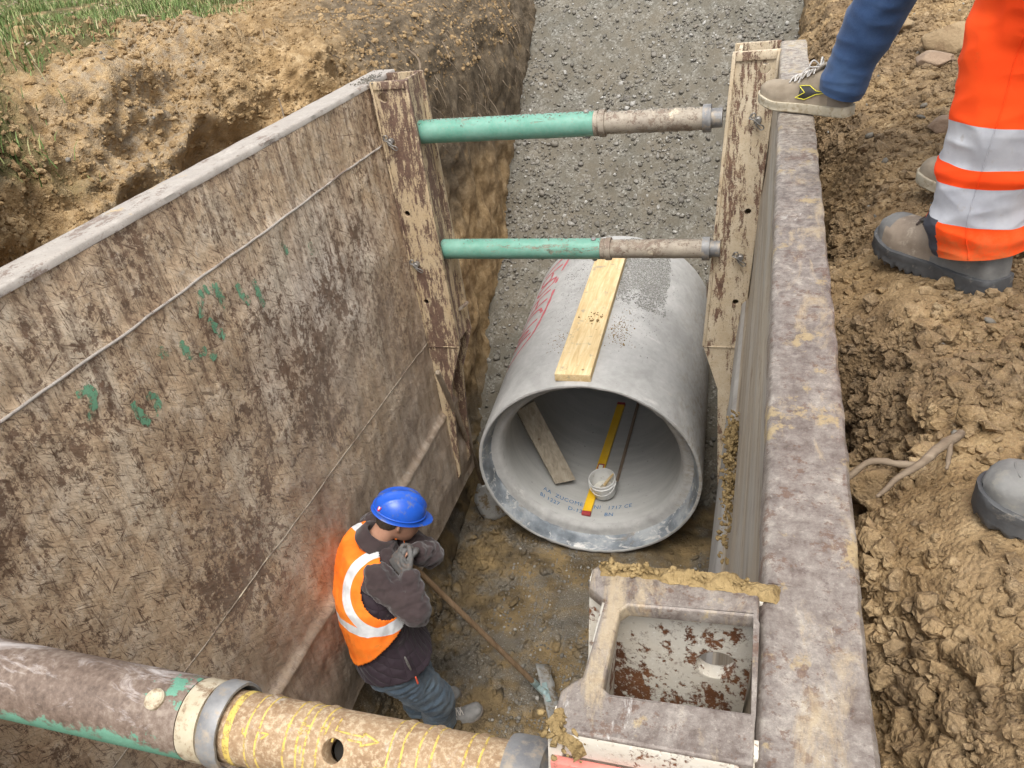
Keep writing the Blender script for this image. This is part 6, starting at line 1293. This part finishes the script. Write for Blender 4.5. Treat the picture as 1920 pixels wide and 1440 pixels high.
def leg_tube(pts, rad, n=96, m=150, folds=.006, seed=0.0, nfold=2.2, flat_=None, squeeze=None):
    """lofted trouser leg; rows run from the hem (0) upwards; returns verts, faces, ring parameter"""
    Q = cat_pts([tuple(p) + (r,) for p, r in zip(pts, rad)], 40); s = np.linspace(0, len(Q) - 1, m); Q = np.array([np.interp(s, np.arange(len(Q)), Q[:, k]) for k in range(4)]).T
    rings = []; prev = A3(1, 0, 0)
    for i in range(m):
        d = unit(Q[min(i + 1, m - 1), :3] - Q[max(i - 1, 0), :3]); u = unit(prev - d * (prev @ d)); prev = u; w = np.cross(d, u)
        th = np.linspace(0, 2 * math.pi, n, endpoint=False); c = np.stack([np.cos(th), np.sin(th)], 1); base_ = Q[i, :3] + (u * c[:, :1] + w * c[:, 1:]) * Q[i, 3]; rings.append((base_, u * c[:, :1] + w * c[:, 1:]))
    B_ = np.concatenate([a for a, b in rings]); D_ = np.concatenate([b for a, b in rings]); tt = np.repeat(np.linspace(0, 1, m), n)
    k = fbm(B_ * A3(5, 5, 11) + seed, 2, ridge=True) * .65 + fbm(B_ * A3(9, 9, 4) + seed + 7, 2, ridge=True) * .35
    B_ = B_ + D_ * (k * folds * (.4 + .6 * sstep(0, .06, tt)))[:, None]
    idx_ = np.arange(m * n).reshape(m, n); F = np.stack([idx_[:-1], np.roll(idx_[:-1], -1, 1), np.roll(idx_[1:], -1, 1), idx_[1:]], -1).reshape(-1, 4)
    return B_, F, tt
# jeans bystander with one foot on the right panel
TRN = dict(upper=mat_flat('beige_suede', (0.25, 0.205, 0.15), (0.34, 0.285, 0.215), 22, .9, 0, .4, .003, .2, dirt=(0.40, 0.34, 0.26), dirtk=.6), cap=mat_flat('darker_heel_suede', (0.17, 0.145, 0.115), (0.24, 0.205, 0.165), 22, .9, 0, .4, .003, .2), sole=mat_flat('cream_sole', (0.42, 0.37, 0.27), (0.52, 0.47, 0.36), 30, .8, 0, .2, .003, dirt=(0.33, 0.27, 0.18), dirtk=.5), laces=mat_flat('grey_white_laces', (0.50, 0.48, 0.45), (0.6, 0.58, 0.55), 50, .9), tongue=mat_flat('grey_tongue', (0.26, 0.23, 0.19), (0.33, 0.29, 0.24), 20, .9))
h1 = A3(2.098, -1.305, .004); F1_ = unit(A3(1.836, -1.118, 0) - A3(2.098, -1.305, 0)); h2 = A3(2.555, -1.76, -.105); F2_ = unit(A3(-.93, .37, 0))
NAVY = mat_flat('dark_blue_jacket', (0.03, 0.04, 0.07), (0.05, 0.06, 0.10), 10, .9)
PJ, JJ = bystander('person in blue jeans with one beige shoe on the right panel rim', tuple(h1), tuple(h2), (-.85, .5), (2.72, -1.62, .86), (2.235, -1.405, .50), (2.60, -1.74, .42), NAVY, None, 't', TRN, fR=F1_, fL=F2_, lean=.10)
for hl_pt, ff, left in ((h1, F1_, False), (h2, F2_, True)):
    s_, uM, M_ = shoe(PJ, tuple(hl_pt), tuple(ff), (0, 0, 1), .315, 'trainer', left, TRN, 1.0, 1.0)
    V, F = sweep([tuple(uM @ Vector((.060, 0, .05))) + (.036,), tuple(uM @ Vector((.052, 0, .085))) + (.038,), tuple(uM @ Vector((.045, 0, .115))) + (.040,)], 20, 4, False); mobj('sock', pmesh('sk', V, F), TRN['tongue'], s_)
    # side emblem: a dark swept arrow with a yellow outline, on the side towards the camera
    ym = 1
    def sidept(x, z, lift):
        w_ = float(np.interp(x / .315, [0, .03, .10, .25, .45, .62, .74], [.020, .030, .036, .038, .038, .045, .050])); h_ = float(np.interp(x / .315, [0, .03, .10, .22, .34, .45, .60, .75], [.055, .082, .100, .104, .100, .084, .066, .056]))
        k = min(.999, z / h_); sa = k ** (1 / .75); ca = math.sqrt(max(0, 1 - sa * sa)); tw = 1 - .42 * sa * sa * float(np.interp(x / .315, [0, .3, .5, .8, 1], [.25, .55, .75, .35, .2]))
        return Vector((x, (1 if left else -1) * ((ca ** .62) * w_ * tw + lift) + .006 * math.sin(math.pi * x / .315), z))
    out_ = [(.166, .020), (.137, .037), (.160, .054), (.122, .058), (.097, .045), (.060, .043), (.098, .034), (.136, .016)]
    def dens(o, k=6): return [(o[i][0] * (1 - t) + o[(i + 1) % len(o)][0] * t, o[i][1] * (1 - t) + o[(i + 1) % len(o)][1] * t) for i in range(len(o)) for t in np.arange(k) / k]
    b = bmesh.new(); vs = [b.verts.new(sidept(p[0], p[1], .0030)) for p in dens(out_)]; fc = b.faces.new(vs); bmesh.ops.triangulate(b, faces=[fc]); me = bpy.data.meshes.new('em'); b.to_mesh(me); b.free(); me.transform(uM)
    mobj('side_emblem', solidify(me, .001, 0), mat_flat('dark_emblem', (.04, .04, .04), (.06, .06, .06), 20, .6), s_)
    V, F = sweep([tuple(sidept(p[0], p[1], .0034)) + (.0013,) for p in dens(out_) + [out_[0]]], 6, 1); me = pmesh('eo', V, F); me.transform(uM); mobj('emblem_outline', me, mat_flat('yellow_piping', (.75, .68, .06), (.8, .74, .1), 20, .5), s_)
DEN = mat_denim('blue_jeans', (0.022, 0.050, 0.125), (0.036, 0.078, 0.18), (0.065, 0.12, 0.235))
a1_ = h1 + F1_ * .034; parts = []
B1, F1q, t1q = leg_tube([tuple(a1_ + A3(0, 0, .068)), tuple(a1_ + A3(.025, -.02, .16)), (2.155, -1.345, .33), (2.235, -1.405, .50), (2.44, -1.52, .70), (2.65, -1.60, .86)], [.061, .063, .074, .080, .092, .105], folds=.0085, seed=2.0)
B2, F2q, t2q = leg_tube([tuple(h2 + F2_ * .07 + A3(0, 0, .068)), tuple(h2 + F2_ * .07 + A3(.0, 0, .20)), (2.60, -1.74, .42), (2.70, -1.70, .66), (2.76, -1.66, .86)], [.066, .064, .078, .090, .105], folds=.006, seed=5.0)
V, F = merge([(B1, F1q), (B2, F2q), torso_parts(JJ, .012, 0, 2)[0]]); mobj('jeans', pmesh('jn', V, F), DEN, PJ)

# orange-trousered bystander
BT = dict(upper=mat_flat('brown_nubuck', (0.20, 0.155, 0.115), (0.31, 0.25, 0.19), 20, .85, 0, .4, .004, dirt=(0.38, 0.32, 0.25), dirtk=.56), cap=mat_flat('scuffed_grey_rubber', (0.115, 0.113, 0.108), (0.24, 0.235, 0.22), 16, .75, 0, .3, .004, dirt=(0.25, 0.235, 0.20), dirtk=.57), sole=mat_flat('dark_lugged_sole', (0.055, 0.057, 0.060), (0.11, 0.11, 0.11), 18, .65, 0, .4, .004, dirt=(0.22, 0.20, 0.17), dirtk=.6), laces=mat_flat('dark_brown_laces', (0.05, 0.035, 0.03), (0.09, 0.065, 0.055), 50, .9), tongue=mat_flat('dark_tongue', (0.08, 0.075, 0.07), (0.12, 0.11, 0.10), 20, .9))
FA = unit(A3(-.62, .78, 0)); hA_ = A3(2.352, -2.235, -.135); hC_ = A3(2.78, -2.18, -.135)
ORJ = mat_hivis('orange_jacket', [])
PO, JO = bystander('person in orange high-visibility trousers with two reflective bands', tuple(hC_), tuple(hA_), tuple(FA), (2.56, -2.33, .86), (2.70, -2.10, .42), (2.345, -2.165, .40), ORJ, None, 'b', BT, handL=(2.36, -2.13, .60), lean=.45, fL=FA, fR=FA)
for hp_, left in ((hA_, True), (hC_, False)):
    s_, uM, M_ = shoe(PO, tuple(hp_), tuple(FA), (0, 0, 1), .325, 'boot', left, BT, 1.12, 1.12)
    V, F = sweep([tuple(uM @ Vector((.105, .004, .06))) + (.058, .046), tuple(uM @ Vector((.095, .003, .12))) + (.055, .046), tuple(uM @ Vector((.09, .003, .17))) + (.056, .05)], 24, 5, False, tuple(FA)); mobj('boot_shaft', pmesh('bs', V, F), BT['upper'], s_)
def mat_trousers():
    m = Mt('orange_hivis_trousers'); a = m.attr('band'); base = m.mix(m.rng(m.noise(5, 3), .3, .7), (0.96, 0.065, 0.006), (1.0, 0.10, 0.010))
    g = m.mix(m.rng(m.noise(9, 5, .6), .35, .65), (0.42, 0.43, 0.47), (0.58, 0.59, 0.62)); g = m.mix(m.rng(m.noise(60, 5, .7), .60, .70, 0, .5), g, (0.40, 0.36, 0.32))
    gt = m.mix(m.noise(20, 3), (0.045, 0.047, 0.06), (0.08, 0.08, 0.095)); zb = m.math('ADD', m.sep()[2], m.math('MULTIPLY', m.math('SUBTRACT', m.noise(3.2, 2), .5), .05)); k1 = m.math('MAXIMUM', m.math('COMPARE', zb, .058, .040), m.math('COMPARE', zb, .175, .040)); k2 = m.math('GREATER_THAN', a, 1.5); k1 = m.math('MULTIPLY', k1, m.math('LESS_THAN', a, 1.5))
    dz_ = m.math('MULTIPLY', m.rng(m.math('ADD', m.sep()[2], m.math('MULTIPLY', m.noise(22, 6, .75), .30)), .16, .08), .55); base = m.mix(dz_, base, (0.40, 0.16, 0.05)); base = m.mix(m.rng(m.noise(13, 6, .75), .60, .70, 0, .35), base, (0.62, 0.10, 0.02)); g = m.mix(m.math('MULTIPLY', dz_, .5), g, (0.36, 0.30, 0.24))
    return m.out(m.mix(k2, m.mix(k1, base, g), gt), m.math('SUBTRACT', .85, m.math('MULTIPLY', k1, .4)), 0, m.bump(m.noise(180, 2), .12, .002), .3)
TRM = mat_trousers()
aA = hA_ + FA * .085; legs = []
for base_pt, kn, hipp, sd in ((hA_, JO['knL'], JO['hipL'], 3.0), (hC_, JO['knR'], JO['hipR'], 9.0)):
    a_ = base_pt + FA * .085
    B_, Fb, tb = leg_tube([tuple(a_ + A3(.012, -.008, .080)), tuple(a_ + A3(0, 0, .17)), tuple(lerp(tuple(a_ + A3(0, 0, .2)), kn, .5)), kn, lerp(kn, hipp, .5), hipp], [.086, .084, .096, .110, .118, .125], n=140, m=280, folds=.010, seed=sd)
    zrel = B_[:, 2]; front = (B_ - a_) @ FA
    lift_ = .020 * np.sin(front * 30 + sd)
    bnd = (((zrel > .018) & (zrel < .098)) | ((zrel > .135) & (zrel < .215))) * 1.0
    # short orange bulge between the bands, gaiter showing in front under the lower band
    push = .006 * np.exp(-((zrel - .116) / .014) ** 2) + .006 * np.exp(-((zrel + .01) / .02) ** 2)
    ctr = a_ + A3(0, 0, 0); rad_ = B_ - ctr; rad_[:, 2] = 0; rad_ /= np.linalg.norm(rad_, axis=1)[:, None] + 1e-9; B_ = B_ + rad_ * push[:, None]
    gait = (zrel < .020) & (front > .012)
    bnd = np.where(gait, 2.0, bnd); legs.append((B_, Fb, bnd))
tv, tf = torso_parts(JO, .014, 0, 2)[0]; V, F = merge([(a, b) for a, b, c in legs] + [(tv, tf)]); me = pmesh('tr', V, F); fattr(me, 'band', np.concatenate([c for a, b, c in legs] + [np.zeros(len(tv))])); trp = mobj('trousers', me, TRM, PO)
B0_, F0_, b0_ = legs[0]; n0 = 140; rows0 = B0_.reshape(-1, n0, 3)
for col_ in (60, 96):
    pts_ = [tuple(rows0[i, col_] + unit(rows0[i, col_] - rows0[i].mean(0)) * .0008) + (.0011,) for i in range(2, 200, 3)]
    mobj('seam', pmesh('sm', *sweep(pts_, 5, 1, False)), TRM, trp)
BRG = mat_flat('dark_brown_glove', (0.05, 0.03, 0.03), (0.09, 0.055, 0.05), 30, .8, 0, .3, .003)
for s in 'RL':
    d = unit(JO['hd' + s]); w = A3(*JO['wr' + s]); me = remeshed('gl', hand_parts(w, d, JO['pn' + s], JO['ts' + s], .55, 1.15), .005, 1); mobj('glove', me, BRG, PO)
# third bystander: only the toe of a boot is in the photograph
FB = unit(A3(-.985, .03, 0)); hB1 = A3(2.500, -2.962, -.145); hB2 = A3(2.66, -3.22, -.145)
GRJ = mat_flat('grey_work_jacket', (0.06, 0.065, 0.07), (0.10, 0.10, 0.11), 10, .9)
PT, JT = bystander('person whose ribbed grey boot toe points at the right panel', tuple(hB1), tuple(hB2), tuple(FB), (2.66, -3.10, .84), (2.52, -2.95, .38), (2.62, -3.22, .40), GRJ, None, 'b', BT, lean=.05, fR=FB, fL=FB)
for hp_, left in ((hB1, False), (hB2, True)):
    s_, uM, M_ = shoe(PT, tuple(hp_), tuple(FB), (0, 0, 1), .31, 'boot', left, BT, 1.0, 1.02)
    parts = []
    for k in range(6):
        pts = []
        for j in range(9):
            yy_ = (j / 8 - .5) * .034; xx_ = .31 * (.965 - .016 * k) - yy_ * yy_ * 9; pts.append((xx_, yy_ + .002, .034 + .0045 * k + .0008 * math.cos(j) - yy_ * yy_ * 6, .0014))
        parts.append(sweep(pts, 6, 1))
    V, F = merge(parts); me = pmesh('rib', V, F); me.transform(uM); mobj('toe_ribs', me, BT['cap'], s_)
DKT = mat_flat('dark_work_trousers', (0.03, 0.035, 0.045), (0.05, 0.055, 0.07), 10, .9)
tl = []
for base_pt, kn, hipp, sd in ((hB1, JT['knR'], JT['hipR'], 4.0), (hB2, JT['knL'], JT['hipL'], 6.0)):
    a_ = base_pt + FB * .085; B_, Fb, tb = leg_tube([tuple(a_ + A3(.02, 0, .09)), tuple(a_ + A3(0.01, 0, .18)), kn, hipp], [.075, .074, .090, .115], n=64, m=90, folds=.007, seed=sd); tl.append((B_, Fb))
V, F = merge(tl + torso_parts(JT, .014, 0, 2)); mobj('trousers', pmesh('tr', V, F), DKT, PT)
